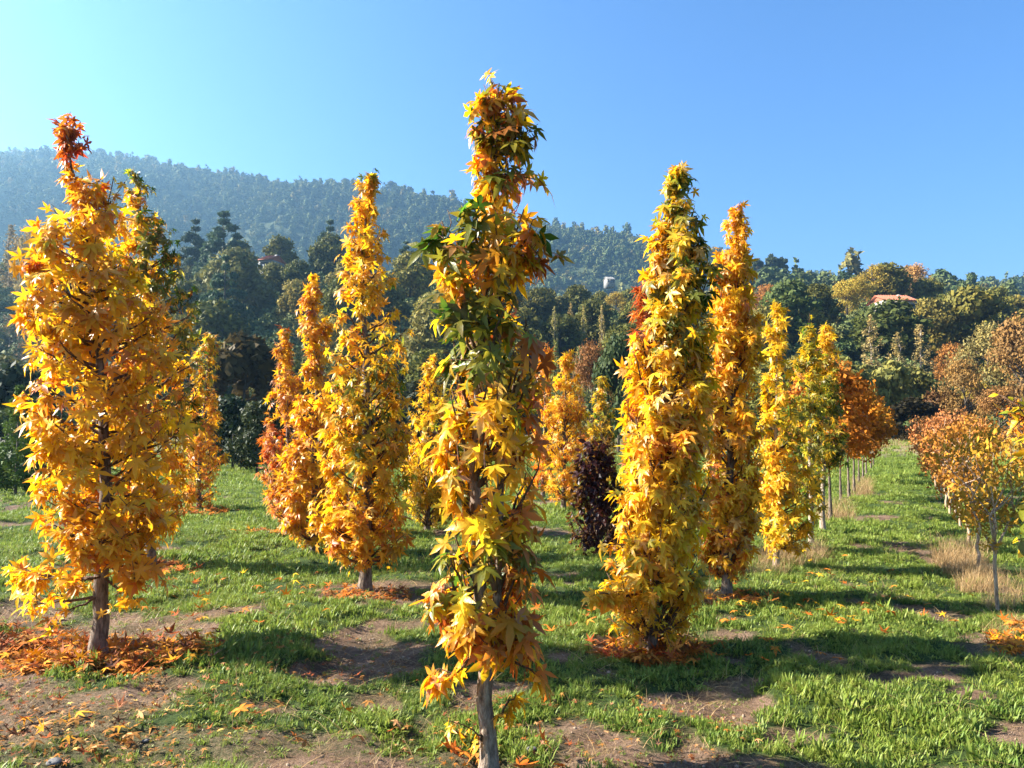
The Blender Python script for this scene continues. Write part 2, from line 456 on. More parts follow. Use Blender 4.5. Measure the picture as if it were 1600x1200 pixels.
def oval_leaf(seed):
    r = np.random.default_rng(seed)
    w = r.uniform(0.19, 0.27); c = r.uniform(0.1, 0.4)
    V = np.array([(0, 0, 0), (-w, 0.4, 0.05), (0, 0.42, 0), (w, 0.4, 0.05), (-w * .7, 0.7, -.1 * c), (0, 0.72, -.05 - .1 * c), (w * .7, 0.7, -.1 * c), (0, 1, -c * .5)], float)
    T = np.array([(0, 2, 1), (0, 3, 2), (1, 2, 5), (1, 5, 4), (2, 3, 6), (2, 6, 5), (4, 5, 7), (5, 6, 7)])
    return V, T, np.array([0, .5, .2, .5, .7, .4, .7, 1.0])
LEAF = [star_leaf(100 + i) for i in range(8)]
LEAFS = [star_leaf(200 + i, True) for i in range(6)]
OVAL = [oval_leaf(300 + i) for i in range(5)]
LEAF_ME = [mesh_np('leaf', V, T, [M_leaf], False, rim=r) for V, T, r in LEAF]
OVAL_ME = [mesh_np('leaf', V, T, [M_leaf], False, rim=r) for V, T, r in OVAL]
def frames(axis, normal):
    """(n,3,3) matrices whose columns are right, axis, normal"""
    y = axis / (np.linalg.norm(axis, axis=1)[:, None] + 1e-9)
    z = normal - (normal * y).sum(1)[:, None] * y
    z /= np.linalg.norm(z, axis=1)[:, None] + 1e-9
    x = np.cross(y, z)
    return np.stack([x, y, z], 2)
def leaf_mass(name, temps, pick, pos, fr, size, col, mat):
    Vs, Ts, Cs, Rs = [], [], [], []; n0 = 0
    for k, (V, T, r) in enumerate(temps):
        ix = np.where(pick == k)[0]
        if not len(ix): continue
        W = np.einsum('nij,vj->nvi', fr[ix] * size[ix, None, None], V) + pos[ix, None, :]
        Vs.append(W.reshape(-1, 3)); nv = len(V)
        Ts.append((T[None] + (np.arange(len(ix)) * nv)[:, None, None]).reshape(-1, 3) + n0)
        Cs.append(np.repeat(col[ix], nv, 0)); Rs.append(np.tile(r, len(ix))); n0 += len(ix) * nv
    return mesh_np(name, np.vstack(Vs), np.vstack(Ts), [mat], False, lcol=np.vstack(Cs), rim=np.concatenate(Rs))

COL = dict(
    yellow=(0.87, 0.53, 0.016), lemon=(0.89, 0.63, 0.032), gold=(0.84, 0.45, 0.013), amber=(0.77, 0.33, 0.015), orange=(0.62, 0.155, 0.018),
    rust=(0.36, 0.085, 0.022), brown=(0.25, 0.085, 0.035), pink=(0.55, 0.25, 0.14), green=(0.075, 0.18, 0.022), dgreen=(0.035, 0.10, 0.016),
    lime=(0.34, 0.36, 0.03), red=(0.5, 0.07, 0.025), pale=(0.78, 0.52, 0.16), olive=(0.16, 0.16, 0.02), wine=(0.045, 0.012, 0.016))
def palette_pick(pal, n):
    names = list(pal); w = np.array([pal[k] for k in names], float); w /= w.sum()
    i = rng.choice(len(names), n, p=w)
    c = np.array([COL[k] for k in names])[i]
    return np.clip(c * rng.normal(1, 0.12, (n, 1)) * rng.normal(1, 0.05, (n, 3)), 0.004, 0.9)

# ------------------------------------------------------------------ columnar sweetgum trees
def sweetgum(name, label, base, stem, prof, r0, n_br, n_leaf, lsize, pal, clusters=(), steep=1.5, clear=0.0, group=None, stems2=(),
             simple=False, parts=0, bark=None, droop=0.75, twig=(0.10, 0.24), cat='tree', temps=None, inner=0.45, extra=()):
    b = gpt(*base); D = b[1]
    bz = ground_z(b[0], D)
    root = obj(name, None, None, (b[0], D, bz)); root.empty_display_size = 0.2
    tag(root, label, cat, group)
    O = np.array([b[0], D, bz])
    bark = bark or M_bark
    # envelope from the tree's outline
    py = np.array([p[0] for p in prof], float)
    zz = np.array([pt(800, p, D)[2] for p in py]); o_ = np.argsort(zz); zz = zz[o_]
    xl = np.array([pt(p[1], p[0], D)[0] for p in prof])[o_]; xr = np.array([pt(p[2], p[0], D)[0] for p in prof])[o_]
    cen = lambda z: np.interp(z, zz, (xl + xr) / 2)
    rad = lambda z: np.interp(z, zz, (xr - xl) / 2)
    ztop, zlow = zz[-1], zz[0]
    # stem
    sp_ = [np.array([b[0], D, bz - 0.06])] + [pt(px, q, D) + np.array([0, rng.normal(0, 0.02), 0]) for px, q in stem]
    sp_ = np.array(sp_)
    sz = np.linspace(sp_[0, 2], sp_[-1, 2], 26)
    sx = np.interp(sz, sp_[:, 2], sp_[:, 0]) + np.r_[0, rng.normal(0, 0.006, 20), np.zeros(5)]; sy = np.interp(sz, sp_[:, 2], sp_[:, 1]) + np.r_[0, rng.normal(0, 0.006, 20), np.zeros(5)]
    t = np.linspace(0, 1, 26)
    top_cut = 0.2 * lsize; sz = sz - top_cut * t ** 2
    rr = r0 * (1 - t) * 0.97 + 0.0035; rr[0] *= 1.5; rr[1] *= 1.12
    m = MB(); m.tube(np.c_[sx, sy, sz] - O, rr, 10)
    obj('trunk', m.mesh('trunk', [bark], True), root)
    stems = [(sz, sx, sy, rr)]
    for s2 in stems2:
        q = np.array([pt(px, yy, D) for px, yy in s2]); q[1:, 1] += -0.05
        z2 = np.linspace(q[0, 2], q[-1, 2], 18)
        x2 = np.interp(z2, q[:, 2], q[:, 0]); y2 = np.interp(z2, q[:, 2], q[:, 1])
        r2 = 0.45 * r0 * (1 - np.linspace(0, 1, 18)) + 0.006
        m = MB(); m.tube(np.c_[x2, y2, z2] - O, r2, 8); obj('stem', m.mesh('stem', [bark], True), root)
        stems.append((z2, x2, y2, r2))
    # branches
    attach = []; abr = []; aout = []
    tips = []
    wz = np.linspace(zlow, ztop, 200); ww = rad(wz) ** 0.75 + 0.05; ww /= ww.sum()
    tz = np.sort(rng.choice(wz, n_br, p=ww)); ph = np.arange(n_br) * 2.39996 + rng.normal(0, 0.35, n_br)
    spec_b = [(z, p, None) for z, p in zip(tz, ph)] + [(None, None, e) for e in extra]
    bm = MB()
    for i, (z, p, e) in enumerate(spec_b):
        if e is None:
            u = rng.uniform(0.45, 1.0) ** 0.7 * (1.2 if rng.random() < .16 else 1)
            rz_ = float(rad(z)); R = max(0.015, (rz_ - min(0.42 * lsize, .3 * rz_)) * u)
            tip = np.array([cen(z) + math.cos(p) * R, D + math.sin(p) * R, z])
            z0 = z - (R * steep * rng.uniform(0.7, 1.3) + 0.04)
            z0 = max(z0, bz + clear, zlow - 0.12 if zlow > bz + 0.15 else bz + 0.1)
        else:
            u = 1.0; tip = pt(e[0], e[1], D + e[2]); z0 = pt(800, e[3], D)[2]
        st = stems[0] if (len(stems) == 1 or rng.random() < 0.6 or not (stems[1][0][0] < z0 < stems[1][0][-1])) else stems[1]
        z0 = min(z0, st[0][-2])
        s0 = np.array([np.interp(z0, st[0], st[1]), np.interp(z0, st[0], st[2]), z0]); r_at = float(np.interp(z0, st[0], st[3]))
        mid = s0 * 0.45 + tip * 0.55; mid[:2] += (tip[:2] - s0[:2]) * 0.14; mid[2] -= 0.05 * np.linalg.norm(tip - s0)
        tt = np.linspace(0, 1, 7)[:, None]
        P = (1 - tt) ** 2 * s0 + 2 * tt * (1 - tt) * mid + tt ** 2 * tip
        P[1:-1] += rng.normal(0, 0.008, (5, 3))
        L = np.linalg.norm(tip - s0)
        rb = min(0.6 * r_at, 0.007 + 0.014 * L); rads = np.linspace(rb, 0.0028, 7)
        tgt = MB() if parts else bm
        tgt.tube(P - O, rads, 5 if parts else 4)
        dens = rng.uniform(0.35, 1.6)
        nl = max(3, int(dens * n_leaf / max(1, len(spec_b)) * (0.35 + 0.65 * L / 0.5) / 1.0))
        ntw = max(1, int(L / 0.12))
        paths = [(P, 0.3)]
        for k in range(ntw):
            q = rng.uniform(0.25, 0.97); a = np.array([np.interp(q, tt[:, 0], P[:, j]) for j in range(3)])
            out = np.array([a[0] - cen(a[2]), a[1] - D, 0]); nn = np.linalg.norm(out) + 1e-6
            d = out / nn * 0.5 + rng.normal(0, 0.6, 3) + np.array([0, 0, 0.35]); d /= np.linalg.norm(d)
            ln = rng.uniform(*twig)
            e2 = a + d * ln
            ro = math.hypot(e2[0] - cen(e2[2]), e2[1] - D); lim = max(0.02, float(rad(e2[2])) * (1.12 if u > 1 else 1) - min(0.30 * lsize, .25 * float(rad(e2[2]))))
            if e is None and ro > lim:
                e2[0] = cen(e2[2]) + (e2[0] - cen(e2[2])) * lim / ro; e2[1] = D + (e2[1] - D) * lim / ro
            TW = np.array([a, (a + e2) / 2 + rng.normal(0, 0.01, 3), e2]); tgt.tube(TW - O, [0.0035, 0.003, 0.0018], 3)
            paths.append((TW, 0.1))
        if parts: obj('branch', tgt.mesh('branch', [M_twig], True), root)
        lens = np.array([np.linalg.norm(pp[-1] - pp[0]) for pp, _ in paths]) + 0.03
        which = rng.choice(len(paths), nl, p=lens / lens.sum())
        for w in which:
            PP, t0 = paths[w]
            q = t0 + (1 - t0) * rng.random() ** 0.8; ts = np.linspace(0, 1, len(PP))
            a = np.array([np.interp(q, ts, PP[:, j]) for j in range(3)])
            attach.append(a); abr.append(i)
    for k in range(int(n_leaf * 0.055)):         # leaves along the leading shoot
        q = 1 - 0.42 * rng.random() ** 1.7; zq = float(np.interp(q, t, sz))
        attach.append(np.array([np.interp(zq, sz, sx), np.interp(zq, sz, sy), zq])); abr.append(int(np.argmin(np.abs(tz - zq))))
    A = np.array(attach); abr = np.array(abr); n = len(A)
    out = np.c_[A[:, 0] - cen(A[:, 2]), A[:, 1] - D, np.zeros(n)] + rng.normal(0, .03, (n, 3)) * np.array([1, 1, 0])
    out /= np.linalg.norm(out, axis=1)[:, None] + 1e-6
    rnd = rng.normal(0, 1, (n, 3))
    axis = out * 0.75 + np.array([0, 0, -droop]) + rnd * 0.6
    nor = out * 0.75 + np.array([0, 0, 0.7]) + rng.normal(0, 0.55, (n, 3))
    fr = frames(axis, nor)
    size = lsize * np.clip(rng.normal(1, 0.24, n), 0.4, 1.5) * (0.72 + 0.28 * np.clip((ztop - A[:, 2]) / 0.8, 0, 1) if not simple else 1)
    size = size * np.where(A[:, 2] - bz < 0.42, .6, 1.0)
    # colour: whole-tree palette, shared partly along a branch, then local clusters
    nb = len(spec_b); bc = palette_pick(pal, nb); lc = palette_pick(pal, n)
    share = rng.random(n) < 0.35
    col = np.where(share[:, None], bc[abr] * rng.normal(1, 0.08, (n, 1)), lc)
    for (cx, cy_, dd, rx, rz, pl, pr) in clusters:
        c = pt(cx, cy_, D + dd)
        q = ((A[:, 0] - c[0]) / rx) ** 2 + ((A[:, 1] - c[1]) / (rx * 1.6)) ** 2 + ((A[:, 2] - c[2]) / rz) ** 2
        hit = (q < 1) & (rng.random(n) < pr)
        if hit.any(): col[hit] = palette_pick(pl, int(hit.sum()))
    col = np.clip(col, 0.004, 0.9)
    tp = temps or (LEAFS if simple else LEAF)
    pick = rng.integers(0, len(tp), n)
    keep = np.ones(n, bool)
    if parts:
        tocam = np.array([0, 0, CAMZ]) - A; dist = np.linalg.norm(tocam, axis=1)
        facing = np.abs((fr[:, :, 2] * tocam).sum(1)) / dist
        score = -(A[:, 1] - D) / np.maximum(0.1, rad(A[:, 2])) + 0.5 * facing + 0.25 * rng.random(n)
        best = np.argsort(-score)[:parts]
        keep[best] = False
        ME = OVAL_ME if temps is OVAL else LEAF_ME
        for k in best:
            o = bpy.data.objects.new('leaf', ME[pick[k]])
            M = Matrix.Identity(4)
            for r in range(3):
                for c_ in range(3): M[r][c_] = float(fr[k, r, c_] * size[k])
                M[r][3] = float(A[k, r] - O[r])
            o.parent = root; o.matrix_local = M; o.color = (*[float(v) for v in col[k]], 1)
            C.objects.link(o)
    kx = np.where(keep)[0]
    if len(kx):
        cr = obj('crown', leaf_mass('crown', tp, pick[kx], A[kx] - O, fr[kx], size[kx], col[kx], M_leafm), root)
        cr['kind'] = 'stuff'
    if not parts:
        tag(obj('branches', bm.mesh('branches', [M_twig], True), root), kind='stuff')
    return root

YEL = dict(yellow=5, lemon=2.5, gold=4, amber=1.3, pale=0.6, lime=0.25)
ORG = dict(orange=3, amber=4, gold=3, rust=1, yellow=0.8, pink=0.6)
GRN = dict(green=3, dgreen=3, lime=0.6)
RST = dict(rust=2, orange=2, pink=1, amber=1.2)

sweetgum('sweetgum_tree', 'broad golden sweetgum with thick grey trunk leaning to a bare reddish top shoot', (155, 1016),
         [(158, 900), (162, 770), (158, 640), (154, 520), (146, 420), (138, 350), (122, 300), (107, 240), (106, 192)],
         [(188, 97, 126), (215, 90, 130), (250, 103, 172), (300, 88, 182), (330, 66, 190), (380, 66, 212), (420, 42, 226), (480, 36, 250), (520, 55, 256), (570, 27, 268),
          (620, 42, 284), (680, 68, 280), (720, 55, 265), (780, 70, 268), (830, 65, 258), (875, 95, 250)],
         0.058, 140, 4300, 0.108, dict(yellow=5.5, lemon=2.2, gold=5, amber=1.5, orange=0.3, pale=0.9), [
             (110, 210, 0, .35, .22, dict(red=2, rust=2, orange=3), .95), (160, 290, 0, .3, .22, dict(orange=3, amber=3, gold=1), .7),
             (60, 420, 0, .25, .2, dict(orange=3, gold=2), .6), (230, 560, 0, .45, .5, dict(amber=3, gold=3, orange=1), .6),
             (180, 850, 0, .8, .45, dict(amber=3, gold=3, orange=.7), .5)],
         steep=0.42, clear=0.82, parts=300, twig=(0.12, 0.30), droop=0.7,
         extra=[(120, 905, -.35, 900), (230, 912, -.2, 880), (60, 905, .1, 890), (50, 945, -0.2, 930), (215, 940, -0.1, 900), (95, 960, -0.3, 930), (20, 885, 0.35, 905), (178, 275, 0.0, 400), (248, 880, .1, 880)])
sweetgum('sweetgum_tree', 'tall sweetgum with dark green right side close behind the broad golden one', (235, 880),
         [(235, 700), (234, 500), (225, 360), (214, 268)],
         [(260, 205, 222), (290, 188, 236), (340, 193, 262), (400, 197, 285), (450, 197, 304), (500, 195, 324), (560, 185, 324), (620, 180, 316), (700, 185, 302), (780, 188, 300), (825, 205, 278)],
         0.06, 120, 3300, 0.112, dict(yellow=4, gold=4, amber=3, orange=1, lime=0.5), [
             (215, 275, 0, .3, .25, GRN, .6), (280, 400, -.1, .45, .6, GRN, .8), (310, 510, -.1, .45, .6, GRN, .78), (250, 330, -.1, .3, .3, GRN, .5), (285, 640, -.1, .3, .5, GRN, .45)],
         steep=0.8, clear=0.5, parts=300)
sweetgum('sweetgum_tree', 'slender orange sweetgum standing out beyond the green-sided one', (311, 797),
         [(313, 700), (322, 600), (328, 525)],
         [(522, 320, 336), (560, 300, 342), (620, 290, 342), (700, 284, 346), (760, 284, 350), (790, 292, 340)],
         0.05, 80, 2400, 0.125, dict(gold=3, amber=3, orange=2.5, yellow=1.5, lime=.4), [(322, 560, 0, .5, .7, dict(lime=2, green=2, yellow=2), .5)], steep=1.0, clear=0.2, simple=True)
sweetgum('sweetgum_tree', 'pinkish orange narrow sweetgum left of the one with a necked top', (452, 836),
         [(450, 700), (447, 600), (444, 510)],
         [(506, 440, 449), (540, 431, 456), (600, 424, 472), (660, 408, 492), (720, 404, 500), (780, 414, 500), (822, 430, 485)],
         0.05, 90, 2700, 0.115, dict(orange=1.5, amber=4, gold=4, pink=2, rust=.4), [(425, 700, 0, .4, .4, dict(orange=3, red=1, pink=1), .6)], steep=1.1, clear=0.2, simple=True)
sweetgum('sweetgum_tree', 'orange sweetgum with a bare neck below its tufted top', (492, 862),
         [(492, 750), (494, 600), (492, 500), (490, 425)],
         [(422, 484, 497), (445, 478, 502), (465, 470, 508), (490, 463, 516), (525, 464, 520), (548, 484, 502), (575, 470, 515), (620, 464, 522), (680, 450, 530), (760, 432, 532), (820, 440, 530), (850, 465, 522)],
         0.055, 110, 3000, 0.115, dict(amber=3.5, gold=4, orange=.8, yellow=2.5, pink=.8, rust=.2), [], steep=0.9, clear=0.15, parts=300)
sweetgum('sweetgum_tree', 'tall spire-shaped yellow sweetgum with green tuft at its tip', (570, 926),
         [(572, 800), (574, 650), (570, 500), (566, 400), (572, 330), (579, 268)],
         [(264, 572, 588), (285, 553, 588), (330, 545, 592), (380, 530, 606), (430, 528, 612), (480, 530, 622), (515, 520, 637), (560, 505, 640), (620, 495, 642), (680, 494, 642), (740, 490, 646), (800, 480, 640), (850, 496, 635), (882, 518, 622)],
         0.062, 150, 4500, 0.100, dict(yellow=5, lemon=2, gold=5, amber=2.5, pale=.9, lime=.6, green=.35), [
             (581, 264, 0, .2, .08, GRN, .95), (600, 560, -.3, .35, .3, GRN, .3), (560, 640, -.3, .3, .5, dict(lime=2, green=2), .25), (600, 830, 0, .5, .35, dict(amber=3, gold=3, orange=1), .6)],
         steep=0.75, clear=0.28, parts=300)
sweetgum('sweetgum_tree', 'bright yellow sweetgum half hidden behind the spotted green-and-rust one', (668, 832),
         [(668, 700), (672, 570)],
         [(556, 662, 678), (600, 650, 705), (650, 640, 720), (700, 634, 735), (760, 630, 738), (815, 636, 715)],
         0.05, 90, 2700, 0.115, dict(yellow=5, lemon=3, gold=3, lime=1), [], steep=1.1, clear=0.1, simple=True)
sweetgum('sweetgum_tree', 'narrow columnar sweetgum with large green, yellow and rust leaves and pale forked trunk', (762, 1196),
         [(760, 1080), (757, 980), (742, 860), (742, 720), (750, 560), (764, 400), (776, 230), (778, 130)],
         [(119, 762, 792), (140, 742, 812), (170, 736, 822), (215, 738, 828), (260, 736, 828), (290, 735, 825), (318, 700, 828), (350, 670, 852), (400, 656, 862), (450, 668, 856), (500, 678, 850), (560, 674, 856), (620, 668, 856), (680, 664, 852), (740, 674, 842),
          (800, 684, 840), (860, 670, 846), (920, 664, 850), (970, 690, 850), (1015, 700, 845)],
         0.041, 100, 2500, 0.112, dict(yellow=5, lemon=1.6, gold=4.5, amber=2.2, orange=1, rust=.6, pink=.5, pale=.9, green=.6, lime=.8), [
             (775, 125, 0, .12, .06, dict(green=2, lime=2, olive=1), .7), (765, 170, 0, .3, .12, dict(orange=3, amber=2, rust=1.5, olive=1), .6),
             (790, 215, -.05, .14, .16, dict(olive=2, dgreen=2, rust=1), .5), (815, 290, 0, .1, .14, RST, .7),
             (712, 360, -.1, .17, .17, GRN, .92), (850, 375, 0, .12, .14, dict(dgreen=3, rust=2), .7), (725, 520, -.1, .2, .2, GRN, .85), (800, 560, -.1, .17, .17, GRN, .6),
             (745, 450, -.1, .15, .1, GRN, .4), (700, 610, -.05, .12, .1, GRN, .35), (845, 600, 0, .14, .6, RST, .55), (845, 420, 0, .13, .3, RST, .45), (685, 780, -.1, .12, .25, dict(green=2, lime=3), .4),
             (770, 880, -.15, .17, .14, GRN, .85), (705, 900, -.1, .14, .12, dict(lime=2, green=3), .5), (820, 930, 0, .16, .35, RST, .65), (760, 1010, 0, .3, .18, dict(amber=3, orange=2, rust=1, yellow=2), .6)],
         steep=1.7, clear=0.60, parts=300, stems2=[[(760, 1035), (776, 960), (780, 860), (784, 680), (780, 500), (784, 360)]], bark=M_barkmid, droop=0.85, twig=(0.06, 0.15),
         extra=[(738, 1135, -.04, 1165), (806, 1085, 0, 1130), (700, 1055, -.05, 1020), (835, 1050, 0, 1010), (672, 935, -.05, 900), (756, 142, -.03, 190), (802, 150, .02, 200), (746, 190, -.04, 240), (814, 200, 0, 250), (748, 245, -.03, 300), (816, 262, .03, 310), (780, 130, -.02, 170), (690, 345, -.05, 420), (845, 385, 0, 450)])
sweetgum('sweetgum_tree', 'golden sweetgum further off behind the wine-dark shrub', (880, 800),
         [(882, 700), (885, 555)],
         [(547, 881, 890), (580, 866, 902), (620, 853, 915), (680, 843, 926), (740, 848, 918), (790, 858, 905)],
         0.05, 90, 2700, 0.125, dict(gold=4, yellow=4, amber=3, orange=1), [], steep=1.1, clear=0.2, simple=True)
sweetgum('sweetgum_tree', 'thin orange sweetgum farthest off between golden ones', (848, 778),
         [(850, 700), (853, 545)], [(537, 848, 858), (580, 838, 864), (640, 834, 868), (700, 832, 868), (760, 836, 862)],
         0.05, 50, 1100, 0.18, dict(orange=3, amber=4, gold=2), [], steep=1.1, clear=0.2, simple=True)
sweetgum('sweetgum_tree', 'olive and yellow thinly leaved sweetgum rising over the wine-dark shrub', (940, 782),
         [(940, 700), (941, 585)], [(577, 936, 947), (620, 924, 956), (700, 910, 966), (765, 905, 970)],
         0.05, 60, 1100, 0.16, dict(olive=3, gold=2, yellow=2, green=2), [], steep=1.1, clear=0.2, simple=True)
sweetgum('sweetgum_tree', 'densely leaved golden cone of a sweetgum standing in red leaf litter', (1018, 1013),
         [(1024, 900), (1032, 760), (1040, 600), (1048, 450), (1056, 340), (1060, 258)],
         [(252, 1046, 1074), (290, 1030, 1094), (340, 1020, 1100), (380, 1010, 1106), (430, 1005, 1110), (480, 994, 1112), (540, 985, 1115), (600, 972, 1116), (660, 966, 1116), (720, 970, 1112), (780, 962, 1110), (840, 953, 1110),
          (880, 940, 1108), (920, 928, 1104), (960, 932, 1096), (992, 948, 1078)],
         0.045, 190, 5600, 0.100, dict(yellow=6, lemon=3, gold=4.5, amber=1.2, pale=1, lime=.5, green=.2), [
             (1075, 320, 0, .18, .3, GRN, .45), (1035, 300, -.1, .15, .2, dict(lime=2, green=1), .4), (1090, 420, 0, .2, .3, GRN, .6), (1040, 450, -.2, .2, .2, GRN, .3), (1050, 520, -.2, .2, .15, GRN, .3),
             (1060, 680, -.3, .25, .2, dict(amber=2, rust=1), .4)],
         steep=1.5, clear=0.08, parts=300, droop=0.95, twig=(0.08, 0.18), extra=[(945, 838, -.15, 860), (935, 925, -.2, 930)])
sweetgum('sweetgum_tree', 'reddish orange sweetgum peeping out behind the golden cone', (1006, 858),
         [(1008, 700), (1010, 450)], [(432, 1000, 1012), (480, 990, 1025), (560, 984, 1032), (620, 978, 1035), (720, 976, 1038), (820, 985, 1030)],
         0.05, 60, 1500, 0.15, dict(red=2.5, orange=4, rust=2, pink=.6), [], steep=1.1, clear=0.2, simple=True)
sweetgum('sweetgum_tree', 'slim golden sweetgum beside the golden cone, its top one head lower', (1135, 936),
         [(1138, 820), (1142, 650), (1146, 480), (1150, 328)],
         [(322, 1140, 1162), (360, 1125, 1172), (410, 1112, 1176), (460, 1104, 1178), (540, 1094, 1186), (620, 1090, 1190), (700, 1090, 1192), (780, 1090, 1190), (840, 1096, 1185), (888, 1108, 1165)],
         0.05, 160, 4600, 0.100, dict(yellow=5, gold=5, amber=2.2, pale=1.4, lemon=1.5, orange=.5), [(1140, 870, 0, .4, .35, dict(amber=3, rust=1.5, orange=2, yellow=1), .7), (1130, 640, -.2, .4, .5, dict(amber=3, gold=2), .4)],
         steep=1.4, clear=0.15, parts=300, droop=0.9, twig=(0.08, 0.2))
sweetgum('maple_tree', 'yellow maple with pale thin trunk at the start of the avenue', (1212, 888),
         [(1212, 780), (1213, 640), (1215, 478)],
         [(474, 1206, 1224), (510, 1193, 1232), (560, 1190, 1240), (620, 1188, 1250), (700, 1185, 1258), (760, 1182, 1264), (800, 1180, 1274), (840, 1188, 1270), (864, 1198, 1262)],
         0.036, 95, 2600, 0.108, dict(yellow=5, lemon=3, gold=2.5, lime=1.2, green=.5), [(1250, 640, 0, .3, .6, dict(green=2, lime=2), .5)],
         steep=0.8, clear=0.25, parts=300, bark=M_barkpale)
sweetgum('maple_tree', 'green and yellow maple close after the yellow one at the avenue', (1268, 850),
         [(1266, 740), (1263, 505)], [(500, 1255, 1270), (560, 1245, 1282), (640, 1238, 1290), (720, 1238, 1295), (790, 1245, 1290)],
         0.04, 90, 2500, 0.11, dict(green=3, dgreen=1.5, lime=2.5, yellow=3), [(1255, 560, 0, .4, .4, dict(yellow=3, lime=1), .5)], steep=0.8, clear=0.3, simple=True, bark=M_barkpale)
sweetgum('maple_tree', 'maple with pale trunk and green leaves under a bright yellow crown tip', (1284, 832),
         [(1286, 740), (1290, 505)], [(498, 1282, 1300), (540, 1274, 1306), (600, 1268, 1314), (680, 1262, 1322), (722, 1264, 1318)],
         0.045, 90, 2500, 0.115, dict(green=3, dgreen=1.5, lime=2, yellow=2.5), [(1290, 515, 0, .4, .35, dict(yellow=3, gold=1), .9), (1300, 560, 0, .3, .3, dict(yellow=3, gold=1), .6)], steep=0.8, clear=1.0, simple=True, bark=M_barkpale)
sweetgum('dark_shrub', 'wine-dark almost black leafy shrub behind the golden cone', (935, 862),
         [(932, 800), (935, 695)], [(690, 912, 954), (720, 890, 960), (760, 894, 978), (800, 886, 992), (856, 890, 994)],
         0.03, 90, 5200, 0.085, dict(wine=1), [], steep=1.0, clear=0.05, simple=True, temps=OVAL, cat='shrub')

# ------------------------------------------------------------------ crowns of the other trees: clumps of small leaf faces
def crown_mesh(name, blobs, n_leaf, lsize, mat, seed, long=1.6, droop=0.0, shell=0.55, jit=0.36):
    """blobs: (x,y,z, rx,ry,rz) clumps; leaves over and inside them"""
    r = np.random.default_rng(seed)
    B = np.array(blobs, float); vol = (B[:, 3] * B[:, 4] + B[:, 4] * B[:, 5] + B[:, 3] * B[:, 5]); w = vol / vol.sum()
    k = r.choice(len(B), n_leaf, p=w)
    d = r.normal(0, 1, (n_leaf, 3)); d /= np.linalg.norm(d, axis=1)[:, None]
    rad = (shell + (1 - shell) * r.random(n_leaf) ** 0.6) * r.normal(1.0, 0.08, n_leaf)
    pos = B[k, :3] + d * B[k, 3:6] * rad[:, None]
    nor = d + r.normal(0, jit, (n_leaf, 3)) + np.array([0, 0, 0.25])
    ax = r.normal(0, 1, (n_leaf, 3)) + np.array([0, 0, -droop])
    fr = frames(ax, nor)
    sz = lsize * np.clip(r.normal(1, 0.25, n_leaf), .4, 1.8)
    T = np.array([(-0.5, 0.0, 0.0), (0, -0.5 * long, 0.05), (0.5, 0.1, 0.0), (0.0, 0.5 * long, 0.05)])
    V = np.einsum('nij,vj->nvi', fr * sz[:, None, None], T) + pos[:, None]
    Q = np.arange(n_leaf * 4).reshape(-1, 4)
    bt = r.random(len(B))
    tint = np.clip(0.5 * bt[k] + 0.5 * r.random(n_leaf), 0, 1)
    return mesh_np(name, V.reshape(-1, 3), Q, [mat], False, tint=np.repeat(tint, 4))
def limbs_mesh(name, h, r0, fork, tips, mat, seed, k=6, lean=0.0):
    r = np.random.default_rng(seed)
    m = MB()
    n = 7; t = np.linspace(0, 1, n)
    P = np.c_[r.normal(0, 0.012 * h, n) * t + lean * t, r.normal(0, 0.012 * h, n) * t, t * h - 0.05 * (t == 0) * h * 0.5]
    m.tube(P, r0 * (1 - 0.85 * t) * (1 + 0.5 * (t == 0)), k)
    for q in tips:
        q = np.asarray(q, float)
        z0 = min(max(fork * h, q[2] - r.uniform(0.5, 1.1) * math.hypot(q[0], q[1])), 0.92 * h)
        s = np.array([np.interp(z0, P[:, 2], P[:, j]) for j in range(3)]); tt = np.linspace(0, 1, 5)[:, None]
        mid = (s + q) / 2 + np.array([q[0] - s[0], q[1] - s[1], 0]) * 0.12
        m.tube((1 - tt) ** 2 * s + 2 * tt * (1 - tt) * mid + tt ** 2 * q, np.linspace(r0 * 0.38, r0 * 0.05, 5), 4)
    return m.mesh(name, [mat], True)

def blobs_round(h, w, z0, n, r):
    """broadleaf crown: clumps in an uneven ovoid between z0 and h"""
    out = []
    for i in range(n):
        z = r.random() ** 0.85; a = i * 2.4 + r.normal(0, .4)
        env = math.sin(math.pi * (0.12 + 0.86 * z) ** 0.85) ** 0.7
        rr = w * env * (0.35 + 0.5 * math.sqrt(r.random()))
        s = w * r.uniform(0.26, 0.46)
        out.append((math.cos(a) * rr, math.sin(a) * rr, z0 + (h - z0) * (0.08 + 0.82 * z), s, s, s * r.uniform(.6, .85)))
    return out
def blobs_pine(h, w, z0, r):
    out = []; nl = 9
    for i in range(nl):
        f = i / (nl - 1); z = z0 + (h - z0) * f
        R = w * (1 - f) ** 0.75 + 0.05 * w
        m = max(1, int(7 * (1 - f) + 1))
        for j in range(m):
            a = j * 6.283 / m + i * 1.3 + r.normal(0, .25); q = R * r.uniform(.5, .85) if m > 1 else 0
            s = w * r.uniform(.22, .36) * (1 - .45 * f)
            out.append((math.cos(a) * q, math.sin(a) * q, z + r.normal(0, .02 * h), s, s, s * .55))
    return out
def blobs_euc(h, w, z0, r):
    out = []
    for i in range(15):
        f = r.random(); z = z0 + (h - z0) * (0.1 + .9 * f); a = r.random() * 6.28; q = w * (1.05 - .8 * f) * r.uniform(.1, .8)
        s = w * r.uniform(.25, .45); out.append((math.cos(a) * q, math.sin(a) * q, z, s, s, s * 1.05))
    return out
